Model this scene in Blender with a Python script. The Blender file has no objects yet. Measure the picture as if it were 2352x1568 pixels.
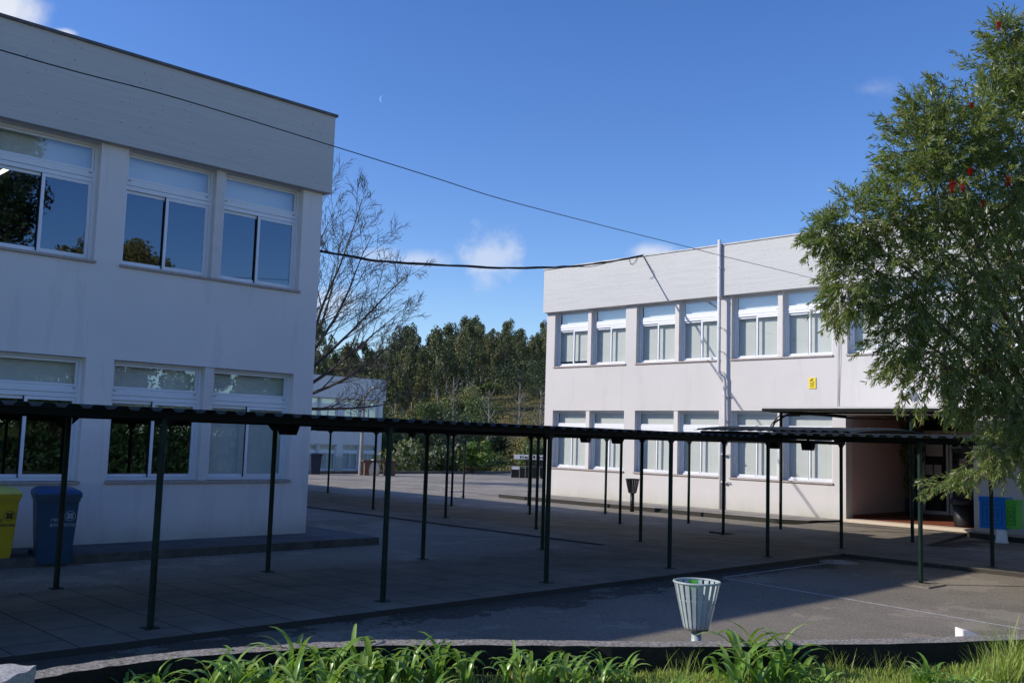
import bpy, bmesh, math, random
from mathutils import Vector, Matrix, noise
import numpy as np
R = math.radians
scene = bpy.context.scene
COL = scene.collection

# ------------------------------------------------------------------ camera
FOC, PITCH, ROLL, YAW, HC = 2244.85, 0.099908, 0.031053, 0.797400, 1.95
cp, sp, cyw, syw = math.cos(PITCH), math.sin(PITCH), math.cos(YAW), math.sin(YAW)
FW = Vector((cyw*cp, syw*cp, sp)); r0 = Vector((syw, -cyw, 0)); u0 = r0.cross(FW)
RT = math.cos(ROLL)*r0 + math.sin(ROLL)*u0; UP = RT.cross(FW); CAM = Vector((0, 0, HC))
cd = bpy.data.cameras.new("camera"); cam = bpy.data.objects.new("camera", cd); COL.objects.link(cam)
cd.sensor_width = 36.0; cd.lens = FOC/2352*36; cd.clip_start = 0.1; cd.clip_end = 6000
cam.matrix_world = Matrix(((RT.x, UP.x, -FW.x, 0), (RT.y, UP.y, -FW.y, 0), (RT.z, UP.z, -FW.z, HC), (0, 0, 0, 1)))
scene.camera = cam
def ray(px, py):            # direction towards a point of the 2352x1568 photograph
    return FW + RT*((px-1176)/FOC) - UP*((py-784)/FOC)
def at(px, py, d): return CAM + ray(px, py)*d
def onz(px, py, z=0.0):
    q = ray(px, py); return CAM + q*((z-HC)/q.z)

# ------------------------------------------------------------------ sun and sky
SUN_AZ, SUN_EL = R(139.6), R(29.6)
S = Vector((math.cos(SUN_AZ)*math.cos(SUN_EL), math.sin(SUN_AZ)*math.cos(SUN_EL), math.sin(SUN_EL)))
sl = bpy.data.lights.new("sun", 'SUN'); sl.energy = 4.7; sl.angle = R(0.5); sl.color = (1.0, 0.925, 0.83)
so = bpy.data.objects.new("sun", sl); COL.objects.link(so); so.rotation_euler = S.to_track_quat('Z', 'Y').to_euler()
world = bpy.data.worlds.new("World"); scene.world = world; world.use_nodes = True
wt = world.node_tree; wt.nodes.clear()
def WN(t, **k):
    n = wt.nodes.new(t)
    for a, b in k.items(): setattr(n, a, b)
    return n
def wl(a, b): wt.links.new(a, b)
sky = WN('ShaderNodeTexSky', sky_type='NISHITA', sun_disc=False)
sky.sun_elevation = SUN_EL; sky.sun_rotation = math.pi/2 - SUN_AZ
sky.air_density = 1.0; sky.dust_density = 0.3; sky.ozone_density = 3.5; sky.altitude = 300
SKY_STRENGTH = 0.14
tc = WN('ShaderNodeTexCoord')
nz = WN('ShaderNodeTexNoise'); nz.inputs['Scale'].default_value = 17.0; nz.inputs['Detail'].default_value = 9.0; nz.inputs['Roughness'].default_value = 0.62
wl(tc.outputs['Generated'], nz.inputs['Vector'])
def wmath(op, a, b=None, c=None):
    n = WN('ShaderNodeMath', operation=op)
    for i, v in enumerate((a, b, c)):
        if v is None: continue
        if isinstance(v, (int, float)): n.inputs[i].default_value = v
        else: wl(v, n.inputs[i])
    return n.outputs[0]
def wdot(v):
    n = WN('ShaderNodeVectorMath', operation='DOT_PRODUCT'); wl(tc.outputs['Generated'], n.inputs[0]); n.inputs[1].default_value = v
    return n.outputs['Value']
mask = None
# clouds: centre direction, half width, half height (radians), density, noise
for (px, py, a, b, dens, kn) in [(1128, 592, .038, .032, .60, 3.0), (960, 597, .045, .012, .55, 2.0), (880, 588, .035, .010, .4, 2.0),
                                 (1492, 580, .034, .014, .75, 1.5), (740, 700, .05, .022, .5, 2.0), (1115, 635, .02, .02, .35, 2.5),
                                 (-10, 15, .045, .032, 1.15, 1.1), (150, 75, .012, .005, .8, 1.2), (-300, 40, .10, .07, 1.1, 1.2),
                                 (2010, 205, .03, .012, .16, 3.0)]:
    c = ray(px, py).normalized(); t1 = RT; t2 = UP
    x = wmath('DIVIDE', wmath('SUBTRACT', wdot(t1), c.dot(t1)), a)
    y = wmath('DIVIDE', wmath('SUBTRACT', wdot(t2), c.dot(t2)), b)
    d = wmath('SQRT', wmath('ADD', wmath('MULTIPLY', x, x), wmath('MULTIPLY', y, y)))
    nn = wmath('MULTIPLY', wmath('SUBTRACT', nz.outputs['Fac'], 0.5), kn)
    m = wmath('SUBTRACT', wmath('ADD', 1.0, nn), d)
    mr = WN('ShaderNodeMapRange', interpolation_type='SMOOTHSTEP'); wl(m, mr.inputs['Value'])
    mr.inputs['From Min'].default_value = 0.0; mr.inputs['From Max'].default_value = 0.9; mr.inputs['To Max'].default_value = dens
    m = wmath('MULTIPLY', mr.outputs[0], wmath('GREATER_THAN', wdot(c), 0.2))
    mask = m if mask is None else wmath('MAXIMUM', mask, m)
mx = WN('ShaderNodeMix', data_type='RGBA'); wl(wmath('MINIMUM', mask, 1.0), mx.inputs['Factor'])
hs = WN('ShaderNodeHueSaturation'); hs.inputs['Hue'].default_value = 0.515; hs.inputs['Saturation'].default_value = 1.22; hs.inputs['Value'].default_value = 1.27
wl(sky.outputs[0], hs.inputs['Color'])
wl(hs.outputs[0], mx.inputs[6]); mx.inputs[7].default_value = (5.6, 5.9, 6.6, 1)
bg = WN('ShaderNodeBackground'); bg.inputs['Strength'].default_value = SKY_STRENGTH
wl(mx.outputs[2], bg.inputs['Color'])
wo = WN('ShaderNodeOutputWorld'); wl(bg.outputs[0], wo.inputs['Surface'])
scene.view_settings.view_transform = 'Standard'; scene.view_settings.look = 'None'
scene.view_settings.gamma = 1.0; scene.view_settings.use_curve_mapping = False
scene.view_settings.exposure = 0.0
scene.cycles.max_bounces = 8; scene.cycles.transparent_max_bounces = 12
scene.cycles.use_denoising = True

rnd = random.Random(11)
# ------------------------------------------------------------------ materials
def new_mat(name):
    m = bpy.data.materials.new(name); m.use_nodes = True; nt = m.node_tree
    return m, nt, nt.nodes['Principled BSDF']
def sock(nt, v, inp):
    if isinstance(v, bpy.types.NodeSocket): nt.links.new(v, inp)
    else: inp.default_value = v
def N(nt, t, **k):
    n = nt.nodes.new(t)
    for a, b in k.items(): setattr(n, a, b)
    return n
def noise_tex(nt, scale, detail=5, rough=.6, vec=None, stretch=None):
    n = N(nt, 'ShaderNodeTexNoise'); n.inputs['Scale'].default_value = scale; n.inputs['Detail'].default_value = detail; n.inputs['Roughness'].default_value = rough
    if vec is None:
        g = N(nt, 'ShaderNodeNewGeometry'); vec = g.outputs['Position']
    if stretch:
        mp = N(nt, 'ShaderNodeMapping'); mp.inputs['Scale'].default_value = stretch; nt.links.new(vec, mp.inputs['Vector']); vec = mp.outputs[0]
    nt.links.new(vec, n.inputs['Vector']); return n.outputs['Fac']
def ramp(nt, fac, stops):
    n = N(nt, 'ShaderNodeValToRGB'); e = n.color_ramp.elements
    while len(e) < len(stops): e.new(0.5)
    for el, (p, c) in zip(e, stops): el.position = p; el.color = (*c, 1)
    nt.links.new(fac, n.inputs['Fac']); return n.outputs['Color']
def mixc(nt, fac, a, b, mode='MIX'):
    n = N(nt, 'ShaderNodeMix', data_type='RGBA', blend_type=mode)
    sock(nt, fac, n.inputs[0]); 
    for v, i in ((a, 6), (b, 7)):
        if isinstance(v, tuple): v = (*v[:3], 1)
        sock(nt, v, n.inputs[i])
    return n.outputs[2]
def mth(nt, op, a, b=0.0):
    n = N(nt, 'ShaderNodeMath', operation=op); sock(nt, a, n.inputs[0]); sock(nt, b, n.inputs[1]); return n.outputs[0]
def bump(nt, bs, h, strength=.3, dist=.01):
    b = N(nt, 'ShaderNodeBump'); b.inputs['Strength'].default_value = strength; b.inputs['Distance'].default_value = dist
    nt.links.new(h, b.inputs['Height']); nt.links.new(b.outputs[0], bs.inputs['Normal'])
def simple(name, col, rough=.6, var=.15, scale=6., bmp=0., metallic=0., spec=.4):
    m, nt, bs = new_mat(name)
    f = noise_tex(nt, scale)
    lo = tuple(c*(1-var) for c in col); hi = tuple(min(1, c*(1+var)) for c in col)
    nt.links.new(ramp(nt, f, [(.3, lo), (.7, hi)]), bs.inputs['Base Color'])
    bs.inputs['Roughness'].default_value = rough; bs.inputs['Metallic'].default_value = metallic; bs.inputs['Specular IOR Level'].default_value = spec
    if bmp: bump(nt, bs, noise_tex(nt, scale*8, 4), bmp, .01)
    return m
def m_wall(name, col, dirt=(.40, .41, .32), zbase=.12):
    m, nt, bs = new_mat(name)
    f = noise_tex(nt, .8, 8, .6); fine = noise_tex(nt, 60, 3, .7)
    c = ramp(nt, f, [(.3, tuple(x*.93 for x in col)), (.7, col)])
    st = noise_tex(nt, 3.0, 5, .6, stretch=(1, 1, .12))          # faint rain streaks
    c = mixc(nt, mth(nt, 'MULTIPLY', mth(nt, 'GREATER_THAN', st, .58), .13), c, (.45, .45, .42))
    g = N(nt, 'ShaderNodeNewGeometry'); sx = N(nt, 'ShaderNodeSeparateXYZ'); nt.links.new(g.outputs['Position'], sx.inputs[0])
    # splash dirt and moss along the foot of the wall
    hgt = mth(nt, 'SUBTRACT', sx.outputs[2], zbase)
    k = N(nt, 'ShaderNodeMapRange'); nt.links.new(hgt, k.inputs['Value']); k.inputs['From Min'].default_value = 0.0; k.inputs['From Max'].default_value = .55; k.inputs['To Min'].default_value = 1; k.inputs['To Max'].default_value = 0
    dn = noise_tex(nt, 2.3, 7, .65)
    dd = mth(nt, 'MULTIPLY', mth(nt, 'POWER', k.outputs[0], 1.8), mth(nt, 'MULTIPLY', dn, 1.15))
    c = mixc(nt, dd, c, dirt)
    nt.links.new(c, bs.inputs['Base Color']); bs.inputs['Roughness'].default_value = .85; bs.inputs['Specular IOR Level'].default_value = .2
    bump(nt, bs, fine, .25, .004); return m
def m_board(name, col, axis=0):            # painted board-marked concrete band
    m, nt, bs = new_mat(name)
    st = (.35, .35, 9.0)
    f1 = noise_tex(nt, 2.2, 8, .62, stretch=st); f2 = noise_tex(nt, 9.0, 5, .7, stretch=(.5, .5, 5)); f3 = noise_tex(nt, .6, 4)
    c = ramp(nt, f1, [(.25, tuple(x*.86 for x in col)), (.75, col)])
    c = mixc(nt, mth(nt, 'MULTIPLY', f3, .16), c, tuple(x*.7 for x in col))
    v = N(nt, 'ShaderNodeTexVoronoi'); v.inputs['Scale'].default_value = 10; g = N(nt, 'ShaderNodeNewGeometry'); nt.links.new(g.outputs['Position'], v.inputs['Vector'])
    pit = mth(nt, 'MULTIPLY', mth(nt, 'LESS_THAN', v.outputs['Distance'], .09), mth(nt, 'GREATER_THAN', noise_tex(nt, .9, 3), .47))
    c = mixc(nt, pit, c, (.12, .12, .12))
    # board joints
    sx = N(nt, 'ShaderNodeSeparateXYZ'); nt.links.new(g.outputs['Position'], sx.inputs[0])
    fr = mth(nt, 'FRACT', mth(nt, 'DIVIDE', mth(nt, 'ADD', sx.outputs[2], mth(nt, 'MULTIPLY', noise_tex(nt, .5, 2), .05)), .19))
    jn = mth(nt, 'MULTIPLY', mth(nt, 'LESS_THAN', fr, .05), .35)
    nt.links.new(c, bs.inputs['Base Color']); bs.inputs['Roughness'].default_value = .8; bs.inputs['Specular IOR Level'].default_value = .2
    bump(nt, bs, mth(nt, 'SUBTRACT', mth(nt, 'ADD', f1, f2), jn), .55, .012); return m
M = {}
M['wall'] = m_wall('white_render', (.62, .60, .59))
M['wall_l'] = m_wall('white_render_shade_side', (.78, .74, .72))  # lighter copy of the same render, brightening the blocks that stand in shade
M['board'] = m_board('board_marked_concrete', (.60, .60, .595))
M['board_l'] = m_board('grey_painted_concrete', (.60, .58, .56))
M['coping'] = simple('coping_zinc', (.10, .10, .11), .6, .3)
M['coping_r'] = simple('coping_pale', (.5, .5, .5), .6, .2)
M['alu'] = simple('white_aluminium', (.78, .80, .84), .35, .03, 3, spec=.5)
M['gasket'] = simple('rubber_gasket', (.02, .02, .025), .6)
M['sill'] = simple('stone_sill', (.42, .36, .33), .7, .18, 14)
M['blind'] = simple('roller_blind', (.74, .75, .70), .9, .03, 2)
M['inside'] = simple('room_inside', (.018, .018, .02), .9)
M['reveal'] = simple('painted_reveal', (.66, .63, .61), .85, .05)
M['green'] = simple('dark_green_paint', (.010, .028, .020), .45, .35, 9, .1)
M['steel_dark'] = simple('near_black_green_beam', (.003, .005, .004), .6, .3, spec=.15)
def m_post():
    m, nt, bs = new_mat('chipped_dark_green_paint')
    f = noise_tex(nt, 34, 4, .6); g = noise_tex(nt, 5, 3)
    chip = mth(nt, 'MULTIPLY', mth(nt, 'GREATER_THAN', f, .70), .8)
    c = ramp(nt, g, [(.3, (.004, .014, .010)), (.7, (.009, .032, .021))])
    nt.links.new(mixc(nt, chip, c, (.25, .26, .24)), bs.inputs['Base Color']); bs.inputs['Roughness'].default_value = .55; bs.inputs['Specular IOR Level'].default_value = .2
    return m
M['post'] = m_post()
def m_sheet():
    m, nt, bs = new_mat('corrugated_green_sheet')
    f = noise_tex(nt, 3, 6, .7)
    nt.links.new(ramp(nt, f, [(.3, (.014, .026, .024)), (.55, (.026, .040, .037)), (.8, (.08, .085, .078))]), bs.inputs['Base Color']); bs.inputs['Roughness'].default_value = .6; bs.inputs['Specular IOR Level'].default_value = .25
    return m
M['sheet'] = m_sheet()
def m_asphalt(name, base, speck):
    m, nt, bs = new_mat(name)
    big = noise_tex(nt, .35, 6, .65); mid = noise_tex(nt, 3.5, 6, .7); fine = noise_tex(nt, 120, 2, .6)
    c = ramp(nt, big, [(.3, tuple(x*.72 for x in base)), (.5, base), (.72, tuple(x*1.3 for x in base))])
    c = mixc(nt, mth(nt, 'MULTIPLY', mid, .5), c, tuple(x*.6 for x in base))
    v = N(nt, 'ShaderNodeTexVoronoi'); v.inputs['Scale'].default_value = 85; g = N(nt, 'ShaderNodeNewGeometry'); nt.links.new(g.outputs['Position'], v.inputs['Vector'])
    sp_ = N(nt, 'ShaderNodeSeparateColor'); nt.links.new(v.outputs['Color'], sp_.inputs[0])
    c = mixc(nt, mth(nt, 'MULTIPLY', mth(nt, 'GREATER_THAN', sp_.outputs[0], .80), .36), c, speck)
    c = mixc(nt, mth(nt, 'MULTIPLY', mth(nt, 'LESS_THAN', sp_.outputs[1], .25), .35), c, tuple(x*.35 for x in base))
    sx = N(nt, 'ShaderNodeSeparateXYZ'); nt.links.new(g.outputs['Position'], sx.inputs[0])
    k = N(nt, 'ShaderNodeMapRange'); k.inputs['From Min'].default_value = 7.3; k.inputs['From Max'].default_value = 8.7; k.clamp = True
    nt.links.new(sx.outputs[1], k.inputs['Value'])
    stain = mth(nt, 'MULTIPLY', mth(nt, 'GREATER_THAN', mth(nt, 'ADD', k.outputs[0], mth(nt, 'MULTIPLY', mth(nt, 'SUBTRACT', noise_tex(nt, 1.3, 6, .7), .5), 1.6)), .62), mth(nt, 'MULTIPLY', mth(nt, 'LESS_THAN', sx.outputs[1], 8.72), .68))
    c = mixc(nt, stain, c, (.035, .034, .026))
    pt = mth(nt, 'MULTIPLY', mth(nt, 'GREATER_THAN', noise_tex(nt, .55, 6, .7), .57), .34); c = mixc(nt, pt, c, tuple(x*1.7 for x in base))
    nt.links.new(c, bs.inputs['Base Color']); bs.inputs['Roughness'].default_value = .9; bs.inputs['Specular IOR Level'].default_value = .25
    bump(nt, bs, mth(nt, 'ADD', v.outputs['Distance'], fine), .7, .008); return m
M['asphalt'] = m_asphalt('worn_asphalt', (.25, .218, .168), (.48, .45, .38))
M['court'] = m_asphalt('pale_worn_asphalt', (.30, .275, .235), (.43, .41, .36))
def m_slab():
    m, nt, bs = new_mat('paving_slabs')
    g = N(nt, 'ShaderNodeNewGeometry')
    br = N(nt, 'ShaderNodeTexBrick'); br.offset = .5
    br.inputs['Scale'].default_value = 1; br.inputs['Brick Width'].default_value = 1.04; br.inputs['Row Height'].default_value = .53; br.inputs['Mortar Size'].default_value = .007; br.inputs['Mortar Smooth'].default_value = .2
    mp = N(nt, 'ShaderNodeMapping'); mp.inputs['Rotation'].default_value = (0, 0, R(90)); mp.inputs['Location'].default_value = (.24, .28, 0)
    nt.links.new(g.outputs['Position'], mp.inputs['Vector']); nt.links.new(mp.outputs[0], br.inputs['Vector'])
    br.inputs['Color1'].default_value = (.20, .178, .14, 1); br.inputs['Color2'].default_value = (.245, .215, .168, 1); br.inputs['Mortar'].default_value = (.02, .02, .018, 1)
    f = noise_tex(nt, 1.1, 7, .7)
    c = mixc(nt, 1.0, br.outputs['Color'], ramp(nt, f, [(.3, (.62, .62, .62)), (.7, (1.25, 1.22, 1.2))]), 'MULTIPLY')
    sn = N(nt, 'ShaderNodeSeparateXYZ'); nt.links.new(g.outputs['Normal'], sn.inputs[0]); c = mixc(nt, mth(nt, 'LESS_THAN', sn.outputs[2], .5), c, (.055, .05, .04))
    nt.links.new(c, bs.inputs['Base Color']); bs.inputs['Roughness'].default_value = .85; bs.inputs['Specular IOR Level'].default_value = .3
    bump(nt, bs, mth(nt, 'SUBTRACT', noise_tex(nt, 60, 4), mth(nt, 'MULTIPLY', br.outputs['Fac'], 2.0)), .4, .006); return m
M['slab'] = m_slab()
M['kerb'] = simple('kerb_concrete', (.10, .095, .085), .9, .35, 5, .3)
M['pave'] = simple('pavement_concrete', (.30, .28, .25), .9, .28, 2.5, .3)
def m_pave():
    m, nt, bs = new_mat('pavement_slab_top')
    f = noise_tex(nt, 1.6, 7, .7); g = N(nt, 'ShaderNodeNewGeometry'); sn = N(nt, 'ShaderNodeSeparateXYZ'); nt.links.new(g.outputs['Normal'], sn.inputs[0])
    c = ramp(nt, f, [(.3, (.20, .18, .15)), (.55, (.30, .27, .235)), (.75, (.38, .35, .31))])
    nt.links.new(mixc(nt, mth(nt, 'LESS_THAN', sn.outputs[2], .5), c, (.03, .028, .022)), bs.inputs['Base Color']); bs.inputs['Roughness'].default_value = .9  # side faces coloured near black to stand in for the shaded kerb
    bump(nt, bs, noise_tex(nt, 40, 4), .4, .008); return m
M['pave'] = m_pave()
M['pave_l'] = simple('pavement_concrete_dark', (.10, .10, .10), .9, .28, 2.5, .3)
def m_parapet():
    m, nt, bs = new_mat('shade_painted_concrete_wall')
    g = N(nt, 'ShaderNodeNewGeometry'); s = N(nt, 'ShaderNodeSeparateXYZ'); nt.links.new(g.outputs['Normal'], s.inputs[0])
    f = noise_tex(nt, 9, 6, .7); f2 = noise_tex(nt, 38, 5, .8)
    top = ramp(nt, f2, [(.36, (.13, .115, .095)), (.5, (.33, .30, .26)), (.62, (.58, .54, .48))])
    side = ramp(nt, f, [(.35, (.010, .010, .006)), (.62, (.026, .024, .014)), (.8, (.075, .07, .05))])  # shade painted into the colour: near-black sides below the pale, sunlit-looking top
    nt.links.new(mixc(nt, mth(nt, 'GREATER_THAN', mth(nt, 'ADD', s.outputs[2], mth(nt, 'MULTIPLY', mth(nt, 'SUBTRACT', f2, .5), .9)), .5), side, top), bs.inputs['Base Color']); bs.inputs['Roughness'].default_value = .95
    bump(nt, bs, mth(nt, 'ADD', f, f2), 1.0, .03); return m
M['parapet'] = m_parapet()
def m_granite():
    m, nt, bs = new_mat('rough_granite')
    f = noise_tex(nt, 45, 5, .8); f3 = noise_tex(nt, 8, 4, .7)
    nt.links.new(ramp(nt, f, [(.3, (.22, .21, .20)), (.48, (.60, .59, .57)), (.65, (.82, .81, .79))]), bs.inputs['Base Color']); bs.inputs['Roughness'].default_value = .9
    bump(nt, bs, mth(nt, 'ADD', f, f3), 1.0, .03); return m
M['granite'] = m_granite()
def m_leaf(name, c1, c2, c3, rough=.45, trans=.25, scale=3., isl=.85):
    m, nt, bs = new_mat(name)
    oi = N(nt, 'ShaderNodeNewGeometry')
    f = noise_tex(nt, scale, 5, .75)
    rp = oi.outputs['Random Per Island']
    c = mixc(nt, mth(nt, 'MULTIPLY', mth(nt, 'POWER', rp, 1.6), isl), ramp(nt, f, [(.35, c1), (.65, c2)]), c3)
    nt.links.new(c, bs.inputs['Base Color']); bs.inputs['Roughness'].default_value = rough; bs.inputs['Specular IOR Level'].default_value = .5
    tr = N(nt, 'ShaderNodeBsdfTranslucent'); nt.links.new(mixc(nt, .35, c, (.34, .52, .04)), tr.inputs['Color'])
    ms = N(nt, 'ShaderNodeMixShader'); ms.inputs[0].default_value = trans
    nt.links.new(bs.outputs[0], ms.inputs[1]); nt.links.new(tr.outputs[0], ms.inputs[2])
    nt.links.new(ms.outputs[0], nt.nodes['Material Output'].inputs['Surface']); return m
M['leaf_strap'] = m_leaf('strap_leaves', (.11, .25, .025), (.20, .38, .045), (.44, .56, .18), .30, .38, 6)
M['grass'] = m_leaf('grass_blades', (.22, .36, .03), (.36, .50, .06), (.52, .48, .20), .6, .35, 2)
M['leaf_brush'] = m_leaf('bottlebrush_leaves', (.095, .15, .028), (.175, .235, .045), (.42, .42, .18), .36, .40, 2.5, .62)
M['leaf_euc'] = m_leaf('eucalyptus_leaves', (.038, .056, .022), (.072, .092, .034), (.12, .125, .06), .6, .15, .12)
M['leaf_euc2'] = m_leaf('eucalyptus_leaves_olive', (.075, .088, .03), (.13, .135, .045), (.21, .19, .08), .6, .12, .12)
M['leaf_scrub'] = m_leaf('scrub_leaves', (.085, .105, .03), (.26, .18, .05), (.34, .26, .09), .8, .15, .07, .45)
M['leaf_shrub'] = m_leaf('shrub_leaves', (.04, .07, .02), (.08, .12, .03), (.16, .19, .06), .6, .15, .5)
M['leaf_pale'] = m_leaf('pale_shrub_leaves', (.10, .125, .04), (.18, .20, .07), (.29, .28, .12), .6, .15, .5)
M['leaf_bright'] = m_leaf('bright_green_leaves', (.05, .12, .02), (.09, .17, .03), (.14, .22, .04), .5, .2, .5)
M['leaf_hedge'] = m_leaf('hedge_leaves', (.02, .06, .012), (.04, .10, .018), (.07, .12, .03), .6, .15, .6)
M['leaf_dark'] = m_leaf('dark_leaves', (.02, .04, .015), (.035, .06, .02), (.06, .08, .03), .6, .1, .5)
M['bark'] = simple('bare_bark', (.055, .048, .042), .9, .35, 4, .3)
M['bark_euc'] = simple('pale_eucalyptus_bark', (.30, .26, .22), .9, .45, .8)
M['twig'] = simple('brown_twig', (.16, .12, .08), .8, .3, 8)
M['red'] = simple('red_filaments', (.55, .02, .02), .6, .25, 30)
M['soil'] = simple('bed_soil', (.05, .055, .028), .95, .5, 9, .6)
def m_ground():
    m, nt, bs = new_mat('hill_ground')
    f = noise_tex(nt, .09, 8, .7); g = noise_tex(nt, .9, 5, .7)
    c = ramp(nt, f, [(.35, (.045, .06, .02)), (.5, (.10, .09, .03)), (.62, (.16, .10, .035))])
    nt.links.new(mixc(nt, mth(nt, 'MULTIPLY', g, .7), c, (.03, .035, .015)), bs.inputs['Base Color']); bs.inputs['Roughness'].default_value = 1.0
    return m
M['ground'] = m_ground()
M['basket'] = simple('grey_green_enamel', (.36, .42, .42), .38, .14, 12)
M['black'] = simple('black_plastic', (.012, .012, .014), .45, .3)
M['white'] = simple('white_paint', (.78, .78, .76), .5, .08)
M['line'] = simple('worn_white_line', (.62, .62, .60), .9, .5, 25)
M['iron'] = simple('manhole_iron', (.42, .41, .39), .7, .4, 20, .5)
M['blue_bin'] = simple('blue_plastic', (.016, .058, .115), .4, .08)
M['blue_lid'] = simple('blue_plastic_lid', (.018, .075, .19), .38, .08)
M['yellow_bin'] = simple('yellow_plastic', (.46, .34, .01), .4, .05)
M['yellow_lid'] = simple('faded_yellow_lid', (.60, .56, .12), .45, .10)
M['navy'] = simple('navy_plastic', (.01, .02, .05), .5, .1)
M['print_dark'] = simple('dark_print', (.03, .03, .02), .6)
M['print_pale'] = simple('pale_print', (.30, .38, .45), .6)
M['rec_blue'] = simple('bright_blue_box', (.005, .20, .62), .35, .05)
M['rec_green'] = simple('lime_green_box', (.11, .50, .05), .4, .08)
M['rec_dk'] = simple('box_groove', (.01, .10, .04), .5)
M['tile'] = simple('red_brown_tile', (.27, .085, .045), .4, .15, 7)
M['thresh'] = simple('pale_stone_threshold', (.62, .52, .40), .7, .08)
M['brown_wall'] = simple('dim_pinkish_wall', (.52, .41, .37), .85, .06, 1)
M['yellow'] = simple('yellow_sign', (.80, .62, .03), .5, .04)
M['cable'] = simple('black_cable', (.012, .012, .012), .6)
M['cable_g'] = simple('grey_cable', (.22, .22, .23), .6)
M['pipe'] = simple('white_downpipe', (.58, .58, .60), .5, .06)
M['galv'] = simple('galvanised_pole', (.26, .26, .25), .6, .35, 2)
M['rust'] = simple('rusty_orange_steel', (.13, .075, .05), .8, .35, 6)
M['paper'] = simple('paper_sheet', (.70, .66, .68), .8, .03)
M['dry'] = simple('dry_leaf', (.42, .28, .08), .8, .3)
def m_glass():
    m, nt, bs = new_mat('window_glass'); nt.nodes.remove(bs)
    g = N(nt, 'ShaderNodeNewGeometry'); dp = N(nt, 'ShaderNodeVectorMath', operation='DOT_PRODUCT'); nt.links.new(g.outputs['Normal'], dp.inputs[0]); nt.links.new(g.outputs['Incoming'], dp.inputs[1])
    sch = mth(nt, 'POWER', mth(nt, 'SUBTRACT', 1.0, mth(nt, 'ABSOLUTE', dp.outputs['Value'])), 5.0)      # two-surface Schlick, the same from both sides
    fac = mth(nt, 'MINIMUM', mth(nt, 'ADD', mth(nt, 'MULTIPLY', sch, .9), .17), 1.0)
    tr = N(nt, 'ShaderNodeBsdfTransparent'); tr.inputs['Color'].default_value = (.92, .94, .93, 1)
    gl = N(nt, 'ShaderNodeBsdfGlossy'); gl.inputs['Roughness'].default_value = .01; gl.inputs['Color'].default_value = (.62, .80, 1, 1)
    ms = N(nt, 'ShaderNodeMixShader'); nt.links.new(fac, ms.inputs[0]); nt.links.new(tr.outputs[0], ms.inputs[1]); nt.links.new(gl.outputs[0], ms.inputs[2])
    nt.links.new(ms.outputs[0], nt.nodes['Material Output'].inputs['Surface']); return m
M['glass'] = m_glass()
def m_emit(name, col, s):
    m, nt, bs = new_mat(name); bs.inputs['Base Color'].default_value = (*col, 1); bs.inputs['Emission Color'].default_value = (*col, 1); bs.inputs['Emission Strength'].default_value = s; return m
M['tube'] = m_emit('lit_tube', (1, .95, .85), 3.0)

# ------------------------------------------------------------------ mesh helpers
class MB:
    def __init__(s, P=None): s.v = []; s.f = []; s.P = P or (lambda a, b, c: (a, b, c))
    def add(s, vs, fs):
        o = len(s.v); s.v += [tuple(s.P(*p)) for p in vs]; s.f += [tuple(i+o for i in f) for f in fs]; return s
    def box(s, a0, a1, b0, b1, c0, c1):
        vs = [(a, b, c) for c in (c0, c1) for b in (b0, b1) for a in (a0, a1)]
        return s.add(vs, [(0, 2, 3, 1), (4, 5, 7, 6), (0, 1, 5, 4), (2, 6, 7, 3), (0, 4, 6, 2), (1, 3, 7, 5)])
    def quad(s, *p): return s.add(list(p), [tuple(range(len(p)))])
    def tube(s, pts, rad, n=8, cap=True):
        pts = [Vector(p) for p in pts]; rads = rad if isinstance(rad, (list, tuple)) else [rad]*len(pts)
        vs = []; fs = []; t0 = (pts[1]-pts[0]).normalized()
        a = t0.orthogonal().normalized()
        for i, p in enumerate(pts):
            t = (pts[min(i+1, len(pts)-1)] - pts[max(i-1, 0)]).normalized()
            a = (a - t*a.dot(t)); a = a.normalized() if a.length > 1e-6 else t.orthogonal().normalized(); b = t.cross(a)
            for k in range(n):
                q = 2*math.pi*k/n; vs.append(tuple(p + (a*math.cos(q)+b*math.sin(q))*rads[i]))
        for i in range(len(pts)-1):
            for k in range(n):
                k2 = (k+1) % n; fs.append((i*n+k, i*n+k2, (i+1)*n+k2, (i+1)*n+k))
        if cap: fs += [tuple(range(n))[::-1], tuple((len(pts)-1)*n+k for k in range(n))]
        return s.add(vs, fs)
    def lathe(s, prof, cx=0, cy=0, n=24, cap0=True, cap1=True):
        vs = []; fs = []
        for (r_, z) in prof:
            for k in range(n):
                q = 2*math.pi*k/n; vs.append((cx+r_*math.cos(q), cy+r_*math.sin(q), z))
        for i in range(len(prof)-1):
            for k in range(n):
                k2 = (k+1) % n; fs.append((i*n+k, i*n+k2, (i+1)*n+k2, (i+1)*n+k))
        if cap0: fs.append(tuple(range(n))[::-1])
        if cap1: fs.append(tuple((len(prof)-1)*n+k for k in range(n)))
        return s.add(vs, fs)
    def build(s, name, mat, parent=None, smooth=False, fixn=True, bevel=0):
        me = bpy.data.meshes.new(name); me.from_pydata(s.v, [], s.f); 
        if fixn or bevel:
            bm = bmesh.new(); bm.from_mesh(me); bmesh.ops.recalc_face_normals(bm, faces=bm.faces)
            if bevel: bmesh.ops.bevel(bm, geom=list(bm.edges), offset=bevel, segments=2, affect='EDGES', clamp_overlap=True)
            bm.to_mesh(me); bm.free()
        me.materials.append(mat if not isinstance(mat, str) else M[mat])
        if smooth: me.polygons.foreach_set('use_smooth', [True]*len(me.polygons))
        return link(name, me, parent)
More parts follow.
